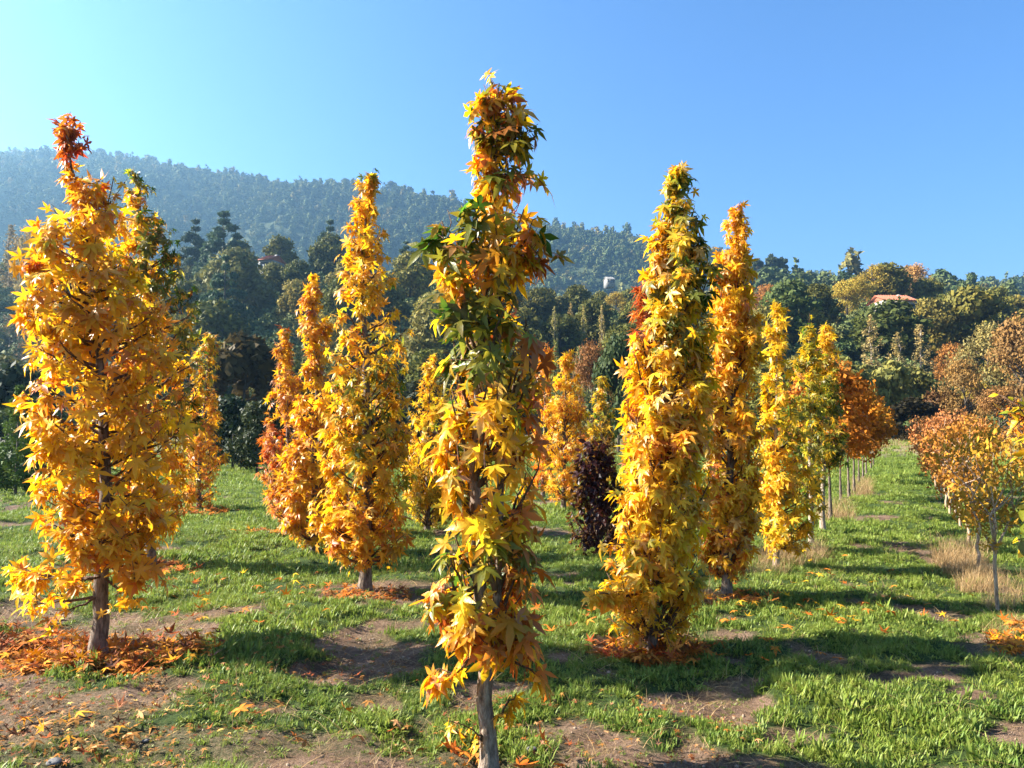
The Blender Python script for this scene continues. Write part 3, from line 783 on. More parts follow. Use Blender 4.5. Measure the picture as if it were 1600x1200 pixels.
def blobs_col(h, w, z0, r):
    out = []
    for i in range(26):
        f = (i + r.random()) / 26; z = z0 + (h - z0) * f; a = i * 2.4; q = w * .5 * math.sin(math.pi * min(1, .18 + .8 * f)) * r.uniform(.3, 1)
        s = w * r.uniform(.22, .36) * (1 - .5 * f); out.append((math.cos(a) * q, math.sin(a) * q, z, s, s, s * 2.0))
    return out

class Kind: pass
def make_kind(shape, h, w, z0, n_leaf, lsize, seed, mat=M_fol, bark=None, r0=None, nb=38, long=1.6, shell=0.55, ntips=14):
    r = np.random.default_rng(seed)
    bl = {'round': lambda: blobs_round(h, w, z0, nb, r), 'pine': lambda: blobs_pine(h, w, z0, r), 'euc': lambda: blobs_euc(h, w, z0, r), 'col': lambda: blobs_col(h, w, z0, r)}[shape]()
    k = Kind(); k.h = h; k.w = w
    k.crown = crown_mesh('crown', bl, n_leaf, lsize, mat, seed, long, shell=shell)
    tips = [b[:3] for b in (bl[::max(1, len(bl) // ntips)])]
    k.trunk = limbs_mesh('trunk', h * .92, r0 or h * .022, max(0.12, z0 / h * .8), tips, bark or M_barkfar, seed)
    return k
def plant(kind, name, label, cat, x, y, s, color, group=None, rz=None, sz=1.0, wide=1.0):
    z = gz1(x, y)
    o = obj(name, None, None, (x, y, z - 0.02)); o.rotation_euler = (0, 0, random.uniform(0, 6.28) if rz is None else rz); o.scale = (s * wide, s * wide, s * sz)
    tag(o, label, cat, group)
    t = obj('trunk', kind.trunk, o); c = obj('crown', kind.crown, o)
    jit = random.uniform(0.85, 1.18)
    c.color = (*[v * jit * random.uniform(.94, 1.06) for v in color], 1)
    return o

OAK = [make_kind('round', 10, 4.2, 1.2, 4200, 0.42, 400 + i, nb=44) for i in range(3)]
SHR = [make_kind('round', 4, 2.1, 0.1, 2600, 0.24, 420 + i, nb=30) for i in range(2)]
LAU = [make_kind('round', 3, 1.2, 0.25, 3200, 0.11, 430 + i, mat=M_gloss, nb=26, r0=.05) for i in range(2)]
PINE = [make_kind('pine', 13, 4.4, 2.6, 9000, 0.27, 440 + i, long=2.8, shell=.25) for i in range(2)]
UMB = []
for i in range(2):
    UMB.append(make_kind('round', 15, 3.4, 6.5 + i, 3000, 0.42, 455 + i, nb=24, long=2.0, r0=.2, ntips=18))
RUS = [make_kind('round', 8, 3.3, 0.8, 7000, 0.15, 460 + i, nb=34, shell=.0, ntips=30) for i in range(2)]
POP = [make_kind('col', 14, 2.3, 1.5, 1500, 0.17, 470 + i, bark=M_barkpale, r0=.17, long=2.0, shell=.0, ntips=26) for i in range(2)]
BARE = [make_kind('round', 5, 1.8, 0.6, 500, 0.12, 480 + i, bark=M_barkpale, r0=.05, nb=60, shell=.1, ntips=60) for i in range(1)]

G_DARK = (0.108, 0.108, 0.024); G_OLIVE = (0.19, 0.17, 0.04); G_PINE = (0.05, 0.082, 0.045); G_EUC = (0.075, 0.10, 0.06)
G_GOLD = (0.33, 0.24, 0.045); G_RUST = (0.32, 0.14, 0.04); G_STRAW = (0.34, 0.25, 0.10); G_GREY = (0.16, 0.12, 0.08); G_BLACK = (0.02, 0.018, 0.01)

def at_px(px, py_top, Y, h):
    """x for a tree at depth Y whose top shows at py_top; returns x and the scale that reaches it from the ground"""
    x = pt(px, py_top, Y)[0]; top = pt(px, py_top, Y)[2]
    return x, max(0.35, (top - gz1(x, Y)) / h)
def feature(kind, name, label, cat, px, py, Y, color, group=None, wide=1.0):
    x, s = at_px(px, py, Y, kind.h)
    o = plant(kind, name, label, cat, x, Y, s, color, group)
    o.scale = (s * wide, s * wide, s)
    return o

# avenue on the right: left row of orange standards, right row of low vase-shaped trees
ORD = 'first second third fourth fifth sixth seventh eighth ninth tenth eleventh'.split()
AV = [make_kind('round', 2.85, 0.95, 1.0, 5200, 0.06, 500 + i, nb=36, r0=.03, shell=.25, bark=M_bark) for i in range(2)]
for i, (px, py) in enumerate([(1298, 812), (1314, 784), (1327, 779), (1335, 768), (1342, 757), (1349, 750), (1354, 745), (1361, 735), (1365, 729)]):
    g = gpt(px, py)
    c = [(.40, .14, .02), (.46, .19, .022), (.36, .12, .02), (.44, .2, .03)][i % 4]
    plant(AV[i % 2], 'orange_standard_tree', ORD[i] + ' orange round-crowned tree on a bare stem counting from the maples', 'tree', g[0], g[1], 1.0 + .08 * random.random(), c, 'orange standards along the grassy avenue')
VASE = []
for i in range(2):
    r = np.random.default_rng(520 + i)
    bl = []
    for j in range(34):
        a = j * 2.4; z = r.random(); q = (0.25 + .75 * z ** .7) * .95 * math.sqrt(r.random()); s = r.uniform(.16, .28)
        bl.append((math.cos(a) * q, math.sin(a) * q, .85 + 1.3 * z - .25 * q, s, s, s * .8))
    k = Kind(); k.h = 2.3
    k.crown = crown_mesh('crown', bl, 1500, 0.038, M_fol, 530 + i, 1.9, shell=.0)
    m = MB(); z = np.linspace(-.05, .72, 8)
    m.tube(np.c_[r.normal(0, .012, 8), r.normal(0, .012, 8), z], np.linspace(.03, .026, 8), 8)
    for j in range(5):
        a = j * 1.2566 + r.normal(0, .2); e = np.array([math.cos(a) * .32, math.sin(a) * .32, 1.15 + r.normal(0, .06)])
        m.tube(np.array([(0, 0, .68), e * np.array([.5, .5, 0]) + np.array([0, 0, .9]), e]), [.02, .017, .013], 6)
        for q in range(4):
            b = bl[(j * 7 + q * 5) % 34]; m.tube(np.array([e, (e + np.array(b[:3])) / 2 + r.normal(0, .04, 3), b[:3]]), [.011, .007, .003], 4)
    k.trunk = m.mesh('trunk', [M_barktan], True)
    VASE.append(k)
vase_lab = ' low vase-shaped tree in the avenue\'s right row from its yellow-green end'
for i, (px, py) in enumerate([(1558, 946), (1530, 896), (1514, 857), (1502, 826), (1493, 812), (1485, 802), (1478, 792), (1472, 783), (1466, 772), (1461, 762), (1456, 752)]):
    g = gpt(px, py)
    c = [(.46, .25, .035), (.46, .2, .035), (.42, .18, .035), (.38, .18, .04), (.40, .18, .04), (.38, .155, .06)][min(i, 5)]
    plant(VASE[i % 2], 'crape_myrtle_tree', ORD[i] + vase_lab, 'tree', g[0], g[1], [.83, .86, .88, .9][i % 4] * (1 if i < 5 else 1.15), c, 'low trees along the avenue\'s right row', sz=1.0, wide=(.74 if i < 2 else .85))
plant(VASE[1], 'crape_myrtle_tree', 'low tree with fiery orange leaves standing outside the avenue\'s right row', 'tree', 6.6, 8.6, 1.05, (.55, .17, .02))
plant(VASE[0], 'crape_myrtle_tree', 'orange-leaved low tree behind the fiery orange one', 'tree', 8.3, 10.6, 1.15, (.42, .15, .02))

sweetgum('crape_myrtle_tree', 'leafy yellow-green low tree reaching in at the avenue\'s near right end', (1730, 1150),
         [(1728, 1000), (1725, 850), (1722, 760)],
         [(560, 1640, 1760), (620, 1600, 1830), (700, 1590, 1860), (780, 1585, 1870), (850, 1590, 1850), (900, 1650, 1800)],
         0.03, 50, 900, 0.075, dict(lime=3, yellow=2.5, olive=2, gold=1), [], steep=0.5, clear=0.6, parts=300, bark=M_barkpale, temps=OVAL, droop=.3, twig=(.08, .2),
         extra=[(1598, 615, -.25, 900), (1606, 650, -.3, 900), (1600, 815, -.5, 930)])

# hedge, shrubs and saplings at the far edge of the field
feature(SHR[0], 'dark_bush', 'black-shaded dense bush closing the end of the grassy avenue', 'bush', 1428, 622, 60, (.03, .026, .012), wide=1.35)  # shade on this bush is put into its near-black leaf colour
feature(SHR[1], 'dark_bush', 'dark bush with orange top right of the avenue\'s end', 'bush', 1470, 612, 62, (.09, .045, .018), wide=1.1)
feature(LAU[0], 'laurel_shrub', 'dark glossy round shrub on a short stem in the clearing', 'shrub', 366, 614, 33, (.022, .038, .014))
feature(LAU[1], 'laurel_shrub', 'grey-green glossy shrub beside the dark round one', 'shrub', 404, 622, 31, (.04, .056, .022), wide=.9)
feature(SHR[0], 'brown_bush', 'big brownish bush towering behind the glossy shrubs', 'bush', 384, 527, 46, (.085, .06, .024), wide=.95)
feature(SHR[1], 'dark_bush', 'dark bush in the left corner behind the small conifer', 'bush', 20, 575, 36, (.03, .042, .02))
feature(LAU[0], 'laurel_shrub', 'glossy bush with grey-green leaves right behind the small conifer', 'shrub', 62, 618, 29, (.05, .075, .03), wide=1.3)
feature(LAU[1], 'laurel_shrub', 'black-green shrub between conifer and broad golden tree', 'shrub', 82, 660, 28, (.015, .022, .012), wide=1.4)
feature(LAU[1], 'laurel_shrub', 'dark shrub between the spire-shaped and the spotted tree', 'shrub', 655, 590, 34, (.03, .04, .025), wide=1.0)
feature(OAK[2], 'dark_green_tree', 'dark green tree behind the thin olive-yellow one', 'tree', 965, 518, 48, (.05, .07, .03), wide=.5)
feature(RUS[0], 'russet_tree', 'thin russet tree beyond the golden ones', 'tree', 925, 527, 52, (.2, .1, .04), wide=.5)
feature(POP[0], 'young_poplar', 'slim green-yellow poplar beside the thin orange one', 'tree', 868, 530, 58, (.17, .17, .05), wide=.8)
feature(POP[1], 'young_poplar', 'slim poplar with light top left of the dark green tree', 'tree', 905, 540, 60, (.2, .2, .07), wide=.9)

# small conifer at the left
def conifer():
    b = gpt(24, 772)
    r = np.random.default_rng(77)
    root = obj('small_conifer', None, None, (b[0], b[1], ground_z(b[0], b[1])))
    tag(root, 'small dense dark green conifer at the left edge of the field', 'conifer')
    h = 2.85
    bl = []
    for i in range(90):
        f = r.random() ** 1.25; a = i * 2.4; R = 0.66 * (1 - f) ** .8 * (0.85 if f < .08 else 1)
        q = R * r.uniform(.55, .95); s = .10 + .1 * (1 - f)
        bl.append((math.cos(a) * q, math.sin(a) * q, .22 + (h - .25) * f, s, s, s * 1.2))
    c = obj('crown', crown_mesh('crown', bl, 7000, .035, M_fol, 78, 3.0, shell=.3), root); c.color = (.075, .125, .022, 1)
    m = MB(); m.tube(np.array([(0, 0, -.05), (0, 0, .3), (0, 0, 2.6)]), [.04, .035, .01], 7)
    obj('trunk', m.mesh('trunk', [M_bark], True), root)
conifer()
# red sapling tied near a stake
b = gpt(384, 732)
feature(LAU[0], 'red_sapling', 'small red-leaved sapling in front of the glossy shrubs', 'sapling', 384, 672, b[1], (.42, .09, .03), wide=.7)
m = MB(); m.tube(np.array([(0, 0, -.2), (0, 0, .7), (0.01, 0, 1.35)]), [.03, .03, .028], 6)
m.tube(np.array([(-.05, -.03, 1.2), (.05, -.03, 1.2)]), [.012, .012], 5)
g = gpt(363, 724)
tag(obj('stake', m.mesh('stake', [M_barkfar], False), None, (g[0], g[1], gz1(g[0], g[1]))), 'dark wooden stake beside the red sapling', 'stake')

# ------------------------------------------------------------------ the wooded slope: each tree a thing
SLOPE = 'trees on the wooded slope'
def slope_kind(px, Y):
    u = random.random()
    if px < 90:
        return ('bare' if u < .35 else 'straw' if u < .6 else 'oak' if u < .85 else 'olive') if Y < 120 else ('straw' if u < .5 else 'oak')
    if px < 300: return 'oak' if u < .6 else 'olive' if u < .8 else 'bare'
    if px < 700: return 'oak' if u < .62 else 'olive' if u < .88 else 'pine' if u < .95 else 'gold'
    if px < 1180: return 'oak' if u < .78 else 'olive' if u < .95 else 'gold'
    if Y < 105: return 'rust' if u < (.2 if px < 1450 else .75) else 'olive' if u < .75 else 'gold' if u < .9 else 'oak'
    return 'oak' if u < .3 else 'olive' if u < .7 else 'gold' if u < .87 else 'rust'
SPEC = {'oak': (OAK, G_DARK, 'dark_green_tree', 'dark green broadleaf tree'),
        'olive': (OAK, G_OLIVE, 'olive_green_tree', 'olive green broadleaf tree'),
        'pine': (PINE, G_PINE, 'slope_pine', 'blue-green pine'),
        'gold': (RUS, G_GOLD, 'golden_tree', 'golden autumn tree'),
        'rust': (RUS, G_RUST, 'russet_tree', 'russet autumn tree'),
        'straw': (POP, G_STRAW, 'straw_coloured_poplar', 'straw-coloured poplar'),
        'bare': (BARE, G_GREY, 'bare_tree', 'grey leafless tree')}
HT = {'oak': 8.8, 'olive': 8.2, 'pine': 12, 'gold': 8.0, 'rust': 7.4, 'straw': 10.5, 'bare': 6.5}
ZONES = [(150, 'behind the broad golden tree'), (290, 'behind the green-sided tree'), (440, 'below the pair of pines'), (540, 'behind the necked orange tree'), (640, 'behind the spire-shaped tree'), (850, 'behind the spotted tree'),
         (960, 'behind the wine-dark shrub'), (1120, 'behind the golden cone'), (1200, 'behind the slim golden tree'), (1330, 'behind the maples'), (1460, 'beyond the avenue'), (9999, 'behind the avenue\'s right row')]
rows = [(70, 5.6), (84, 6.2), (100, 6.8), (119, 7.4), (141, 8.2), (166, 9.0), (192, 10)]
taken = [(1395, 152, 8), (425, 150, 6)]
for Y0, step in rows:
    half = 0.70 * Y0 + 4; x = -half + random.uniform(0, step)
    while x < half:
        y = Y0 + random.uniform(-5, 5); px = 800 + x / y * F
        k = slope_kind(px, Y0)
        ok = not (1340 < px < 1460 and 118 < y < 150) and not (405 < px < 445 and 100 < y < 160)
        if Y0 < 90 and 1325 < px < 1480: ok = False
        if Y0 < 105 and (845 < px < 965 or 1335 < px < 1460): ok = False
        if ok:
            kinds, colr, nm, lab = SPEC[k]
            kd = random.choice(kinds)
            hh = HT[k] * random.uniform(.75, 1.2)
            zone = next(w for lim, w in ZONES if px < lim); band = 'at the foot of' if Y0 < 90 else 'low on' if Y0 < 125 else 'high on' if Y0 < 180 else 'on the crest of'
            big = 'tall' if hh > HT[k] * 1.06 else 'small' if hh < HT[k] * .86 else 'mid-sized'
            if Y0 < 90: hh *= .72
            plant(kd, nm, '%s %s %s the slope %s' % (big, lab, band, zone), 'tree', x, y, hh / kd.h, colr, '%s %s trees %s the slope %s' % (big, nm.replace('_', ' ').replace(' tree', ''), band, zone), sz=random.uniform(.9, 1.1))
        x += step * random.uniform(.75, 1.3)

# trees on the slope that stand out
feature(PINE[0], 'pine_tree', 'dark pine, leftmost of the pair rising above the slope', 'pine', 306, 345, 165, G_PINE)
feature(PINE[1], 'pine_tree', 'broad tall pine, larger of the pair rising above the slope', 'pine', 350, 334, 158, G_PINE, wide=1.15)
feature(PINE[0], 'pine_tree', 'pine breaking the skyline of the slope beside the spire-shaped tree', 'pine', 516, 346, 185, G_PINE)
feature(OAK[1], 'olive_green_tree', 'light olive tree below the two pines', 'tree', 372, 388, 128, (.12, .13, .04))
feature(RUS[0], 'golden_tree', 'yellowish poplar-like tree on the left skyline of the slope', 'tree', 55, 350, 150, (.3, .22, .07), wide=.8)
feature(POP[0], 'straw_coloured_poplar', 'pale straw poplar at the slope\'s far left skyline', 'tree', 18, 350, 150, (.3, .21, .09), wide=1.5)
feature(OAK[0], 'dark_green_tree', 'round dark green tree above the avenue maples', 'tree', 1232, 438, 125, (.085, .11, .035))
feature(RUS[1], 'golden_tree', 'big rounded golden tree above the tiled roof', 'tree', 1366, 412, 168, (.32, .235, .045), wide=1.15)
feature(RUS[0], 'golden_tree', 'yellow-olive tree left of the tiled roof', 'tree', 1322, 436, 150, (.36, .28, .05), wide=1.1)
feature(RUS[1], 'russet_tree', 'tall pinkish brown tree behind the tiled roof', 'tree', 1425, 410, 175, (.36, .21, .09), wide=.9)
feature(OAK[2], 'olive_green_tree', 'large rounded olive tree right of the tiled roof', 'tree', 1512, 446, 120, (.16, .155, .035))
feature(OAK[1], 'olive_green_tree', 'olive green tree in front of the tiled roof', 'tree', 1452, 466, 118, (.19, .16, .045), wide=.9)
feature(OAK[2], 'dark_green_tree', 'dark tree standing before the small orange roof', 'tree', 428, 410, 140, G_DARK)
feature(OAK[0], 'dark_green_tree', 'dark green tree hiding the foot of the tiled house', 'tree', 1388, 469, 112, (.075, .09, .026), wide=1.35)
feature(RUS[0], 'russet_tree', 'russet brown tree behind the avenue\'s right row', 'tree', 1592, 488, 68, (.25, .15, .065), wide=.7)
feature(RUS[1], 'olive_brown_tree', 'olive brown thin tree between the russet ones', 'tree', 1540, 500, 74, (.22, .17, .075), wide=.75)
feature(RUS[1], 'russet_tree', 'rusty orange tree left of the russet brown one', 'tree', 1505, 556, 60, (.29, .155, .06), wide=.8)
feature(RUS[0], 'russet_tree', 'low rusty tree at the foot of the rusty orange one', 'tree', 1560, 600, 52, (.28, .14, .055), wide=.9)
for px, py, Y in ((1360, 492, 96), (1402, 518, 93), (1437, 506, 95)):
    feature(POP[px % 2], 'bare_poplar', 'pale nearly leafless poplar with upright branches beyond the avenue', 'tree', px, py, Y, (.36, .26, .12), 'bare poplars beyond the avenue', wide=1.5)
for px, py, Y in ((866, 478, 112), (892, 472, 116), (912, 478, 114), (940, 476, 118)):
    feature(POP[px % 2], 'straw_poplar', 'straw-yellow poplar in front of the dark wood', 'tree', px, py, Y, (.34, .27, .11), 'straw poplars in front of the dark wood', wide=.8)
for px, py, Y in ((1320, 560, 72), (1352, 572, 76), (1390, 566, 73), (1428, 575, 77)):
    feature(SHR[px % 2], 'olive_bush', 'olive green bush between avenue and bare poplars', 'bush', px, py, Y, (.19, .18, .055), 'olive bushes beyond the avenue', wide=.8)
for px, py in ((1182, 402), (1205, 396), (1222, 400)):
    feature(UMB[px % 2], 'umbrella_pine', 'tall bare-stemmed tree on the right-hand hill\'s skyline', 'tree', px, py, KNOLL_Y - 5, (.06, .085, .05), 'bare-stemmed trees on the skyline', wide=.9)
for px, py in ((158, 230), (186, 234), (240, 243), (515, 280), (540, 277), (612, 281), (640, 290)):
    feature(UMB[px % 2], 'ridge_tree', 'tall tree standing clear on the crest of the far hill', 'tree', px, py, FAR_Y - 8, (.07, .09, .05), 'tall trees on the far crest')

# ------------------------------------------------------------------ houses among the trees
M_wallgrey = plain_material('grey_plaster', (0.15, 0.145, 0.13), (0.22, 0.21, 0.19), 1.5)
def house(label, px, py, Y, w, d, hw, hr, rz, wm=None, rm=None):
    wm = wm or M_wall; rm = rm or M_roof
    x = pt(px, py, Y)[0]; top = pt(px, py, Y)[2]
    root = obj('house', None, None, (x, Y, top - hw - hr)); root.rotation_euler = (0, 0, rz)
    tag(root, label, 'house')
    m = MB(); m.box((-w / 2, -d / 2, -3), (w / 2, d / 2, hw)); obj('wall', m.mesh('wall', [wm]), root)
    e = .4; m = MB()
    A = [(-w / 2 - e, -d / 2 - e, hw - .12), (w / 2 + e, -d / 2 - e, hw - .12), (w / 2 + e, 0, hw + hr), (-w / 2 - e, 0, hw + hr), (-w / 2 - e, d / 2 + e, hw - .12), (w / 2 + e, d / 2 + e, hw - .12)]
    A += [(p[0], p[1], p[2] - .18) for p in A]
    Qs = [(0, 1, 2, 3), (3, 2, 5, 4), (6, 9, 8, 7), (9, 10, 11, 8), (0, 6, 7, 1), (4, 5, 11, 10), (0, 3, 9, 6), (3, 4, 10, 9), (1, 7, 8, 2), (2, 8, 11, 5)]
    m.add(A, [t for q in Qs for t in ((q[0], q[1], q[2]), (q[0], q[2], q[3]))])
    for g_ in (-1, 1):
        m.add([(g_ * w / 2, -d / 2, hw - .05), (g_ * w / 2, d / 2, hw - .05), (g_ * w / 2, 0, hw + hr - .2)], [(0, 1, 2)])
    ro = obj('roof', m.mesh('roof', [rm]), root)
    for k in range(int(w / .5)):              # rows of cover tiles running down the slope
        q = MB(); X0 = -w / 2 + .25 + k * .5
        q.tube(np.array([(X0, -d / 2 - e, hw - .08), (X0, -.05, hw + hr + .03)]), [.11, .11], 5); obj('tile_row', q.mesh('tile_row', [rm]), ro)
    q = MB(); q.box((w * .2, .2, hw + hr * .4), (w * .2 + .7, .9, hw + hr + .25)); obj('chimney', q.mesh('chimney', [wm]), ro)
    for k in range(3):
        X0 = -w / 2 + w * (k + .5) / 3
        q = MB(); q.box((X0 - .5, -d / 2 - .05, hw - 2.0), (X0 + .5, -d / 2 + .1, hw - .7)); obj('window', q.mesh('window', [M_glass]), root)
house('white house with long terracotta roof under the golden tree', 1394, 462, 146, 6.2, 6, 2.6, 1.3, .1)
house('house with orange tiled roof among dark trees below the skyline pine', 425, 400, 150, 2.4, 5, 1.6, 1.1, -.3, M_wallgrey)
house('pale house far off at the foot of the far hill', 952, 433, 420, 4.5, 5, 1.4, 1.5, .3, M_wallgrey, M_wallgrey)

# ------------------------------------------------------------------ scatter: one object each, geometry nodes
def scatter(name, pts, rot, scl, idx, temps, label, cat, tilt=None):
    col = bpy.data.collections.new(name + '_pieces')
    for i, me in enumerate(temps):
        o = bpy.data.objects.new('%s_piece_%02d' % (name, i), me); col.objects.link(o)
    me = bpy.data.meshes.new(name); me.vertices.add(len(pts)); me.vertices.foreach_set('co', np.asarray(pts, np.float32).ravel())
    for a, v in (('scl', scl), ('idx', idx)):
        at = me.attributes.new(a, 'FLOAT', 'POINT'); at.data.foreach_set('value', np.asarray(v, np.float32))
    at = me.attributes.new('rot', 'FLOAT_VECTOR', 'POINT'); at.data.foreach_set('vector', np.asarray(rot, np.float32).ravel())
    o = obj(name, me); tag(o, label, cat, kind='stuff')
    ng = bpy.data.node_groups.new(name, 'GeometryNodeTree')
    ng.interface.new_socket('Geometry', in_out='INPUT', socket_type='NodeSocketGeometry')
    ng.interface.new_socket('Geometry', in_out='OUTPUT', socket_type='NodeSocketGeometry')
    gi = ng.nodes.new('NodeGroupInput'); go = ng.nodes.new('NodeGroupOutput')
    ci = ng.nodes.new('GeometryNodeCollectionInfo'); ci.inputs['Collection'].default_value = col
    ci.inputs['Separate Children'].default_value = True; ci.inputs['Reset Children'].default_value = True
    ip = ng.nodes.new('GeometryNodeInstanceOnPoints'); ip.inputs['Pick Instance'].default_value = True
    def na(nm, dt):
        n = ng.nodes.new('GeometryNodeInputNamedAttribute'); n.data_type = dt; n.inputs['Name'].default_value = nm; return n.outputs['Attribute']
    L = ng.links
    L.new(gi.outputs[0], ip.inputs['Points']); L.new(ci.outputs[0], ip.inputs['Instance'])
    L.new(na('idx', 'FLOAT'), ip.inputs['Instance Index']); L.new(na('rot', 'FLOAT_VECTOR'), ip.inputs['Rotation']); L.new(na('scl', 'FLOAT'), ip.inputs['Scale'])
    L.new(ip.outputs[0], go.inputs[0])
    mod = o.modifiers.new('scatter', 'NODES'); mod.node_group = ng
    return o

# far woods
def far_material():
    m, nt, out = new_mat('far_foliage')
    oi = N(nt, 'ShaderNodeObjectInfo')
    tint = N(nt, 'ShaderNodeAttribute', attribute_name='tint').outputs['Fac']
    base = ramp(nt, oi.outputs['Random'], [(0.0, (.05, .08, .028)), (.35, (.085, .115, .042)), (.7, (.125, .15, .06)), (.9, (.18, .18, .065)), (1.0, (.22, .17, .065))])
    warm = mixc(nt, base, (1.3, 1.2, .85), 1.0, 'MULTIPLY'); dark = mixc(nt, base, (.65, .72, .78), 1.0, 'MULTIPLY')
    leafy(nt, out, mixc(nt, dark, warm, tint), .12, .7, .1)
    return m
M_far = far_material()
ft = []
for i in range(3):
    r = np.random.default_rng(600 + i); ft.append(crown_mesh('far_tree', blobs_round(10, 4.0, .5, 14, r), 420, 1.0, M_far, 600 + i))
for i in range(2):
    r = np.random.default_rng(610 + i); ft.append(crown_mesh('far_tree', blobs_euc(13.5, 4.4, 1.0, r), 420, 1.0, M_far, 610 + i, 2.0))
r = np.random.default_rng(620); ft.append(crown_mesh('far_tree', blobs_pine(13, 3.6, 1.0, r), 420, .95, M_far, 620, 2.0))
n = 30000
yy = np.sqrt(rng.uniform(205 ** 2, 965 ** 2, n)); xx = (rng.random(n) * 2 - 1) * 0.80 * yy
p_keep = np.where(yy < 420, 1.0, .68) * (0.55 + 0.45 * ss(.28, .42, vn(xx, yy, 38, 31)))
kx = rng.random(n) < p_keep
xx, yy = xx[kx], yy[kx]; zz_ = big_h(xx, yy) - 2.2
idx = rng.choice(6, len(xx), p=[.25, .25, .22, .09, .08, .11])
scatter('hill_woodland', np.c_[xx, yy, zz_], np.c_[np.zeros(len(xx)), np.zeros(len(xx)), rng.uniform(0, 6.28, len(xx))], (.55 + .5 * rng.random(len(xx)) + .55 * vn(xx, yy, 45, 33) * rng.random(len(xx)) ** .5 + .5 * (rng.random(len(xx)) > .95)) * np.where(yy < 420, .8, .92), idx, ft,
        'unbroken bluish green woodland covering the far hills', 'woodland')
# low scrub between the slope trees
sc_me = [crown_mesh('scrub', blobs_round(2.2, 1.5, 0, 12, np.random.default_rng(640 + i)), 500, .26, M_far, 640 + i) for i in range(2)]
n = 5200
yy = np.sqrt(rng.uniform(66 ** 2, 210 ** 2, n)); xx = (rng.random(n) * 2 - 1) * .8 * yy
scatter('undergrowth', np.c_[xx, yy, big_h(xx, yy) - .15], np.c_[np.zeros(n), np.zeros(n), rng.uniform(0, 6.28, n)], rng.uniform(.6, 1.5, n), rng.integers(0, 2, n), sc_me,
        'dark low undergrowth filling the wood on the slope', 'undergrowth')

# grass and weeds of the field
def tuft(seed, n, L, W, spread, mat, segs=3, flat=0.55, taper=1.0):
    r = np.random.default_rng(seed); V = []; Q = []; t_ = []
    for i in range(n):
        a = r.uniform(0, 6.28); l = L * r.uniform(.55, 1.15); w = W * r.uniform(.7, 1.25); lean = r.uniform(.15, 1.0) * flat
        b = np.array([r.normal(0, spread), r.normal(0, spread), -.01]); d = np.array([math.cos(a), math.sin(a), 0]); sd = np.array([-d[1], d[0], 0]); tw = r.normal(0, .5)
        k0 = len(V); tt = r.random()
        for s in range(segs + 1):
            f = s / segs
            c = b + d * l * (lean * f + .5 * lean * f * f) + np.array([0, 0, 1]) * l * (f * (1 - .45 * lean * f * f))
            ww = w * (math.sin(math.pi * min(1, .16 + .8 * f ** .9)) if taper else (1 - f)) * .5
            s2 = sd * math.cos(tw * f) + np.array([0, 0, 1]) * math.sin(tw * f) * .6
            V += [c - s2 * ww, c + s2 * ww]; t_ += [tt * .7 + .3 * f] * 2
        for s in range(segs):
            k = k0 + 2 * s; Q.append((k, k + 1, k + 3, k + 2))
    return mesh_np('tuft', np.array(V), np.array(Q), [mat], False, tint=np.array(t_))
GT = [tuft(700 + i, 16, .088, .0125, .032, M_grass) for i in range(3)] + [tuft(710 + i, 26, .10, .0045, .03, M_grass, taper=0) for i in range(2)] + \
     [tuft(720 + i, 14, .055, .016, .035, M_grass, flat=.95) for i in range(3)] + [tuft(730, 9, .17, .024, .02, M_grass, segs=4, flat=.7)]
P_, S_, I_ = [], [], []
tree_xy = [tuple(o.location[:2]) for o in bpy.data.objects if o.name.split('.')[0] in ('sweetgum_tree', 'maple_tree')]
for (y0, y1, dens, s) in ((2.4, 5, 520, .8), (5, 8, 330, .9), (8, 14, 190, 1.05), (14, 24, 80, 1.35), (24, 45, 26, 2.1), (45, 60, 5, 3.0)):
    area = .9 * (y1 ** 2 - y0 ** 2); n = int(area * dens)
    yy = np.sqrt(rng.uniform(y0 ** 2, y1 ** 2, n)); xx = (rng.random(n) * 2 - 1) * .9 * yy
    so = soil_at(xx, yy) if y0 < 24 else np.zeros(n)
    patch = vn(xx, yy, .5, 41) * .6 + vn(xx, yy, .16, 42) * .4
    keep = rng.random(n) < (1 - ss(.12, .62, so)) * (.35 + .65 * ss(.28, .52, patch)) * (1 if y1 < 50 else .7) + (.22 if y1 < 9 else .08)
    xx, yy, so, patch = xx[keep], yy[keep], so[keep], patch[keep]
    zz_ = gz(xx, yy) - .03 * so
    P_.append(np.c_[xx, yy, zz_])
    big = vn(xx, yy, 1.4, 43)
    kind = np.where(big > .52, rng.choice([0, 1, 2, 5, 6, 8], len(xx), p=[.27, .27, .2, .12, .12, .02]), rng.choice([3, 4, 5, 6, 7, 0], len(xx), p=[.17, .17, .2, .2, .16, .1]))
    I_.append(kind); S_.append(s * (.35 + .70 * patch + .25 * rng.random(len(xx))) * (1 - .55 * ss(.1, .5, so)))
P_ = np.vstack(P_); n = len(P_)
scatter('grass', P_, np.c_[rng.normal(0, .12, n), rng.normal(0, .12, n), rng.uniform(0, 6.28, n)], np.concatenate(S_), np.concatenate(I_), GT,
        'short green grass and broad-leaved weeds covering the field', 'grass')
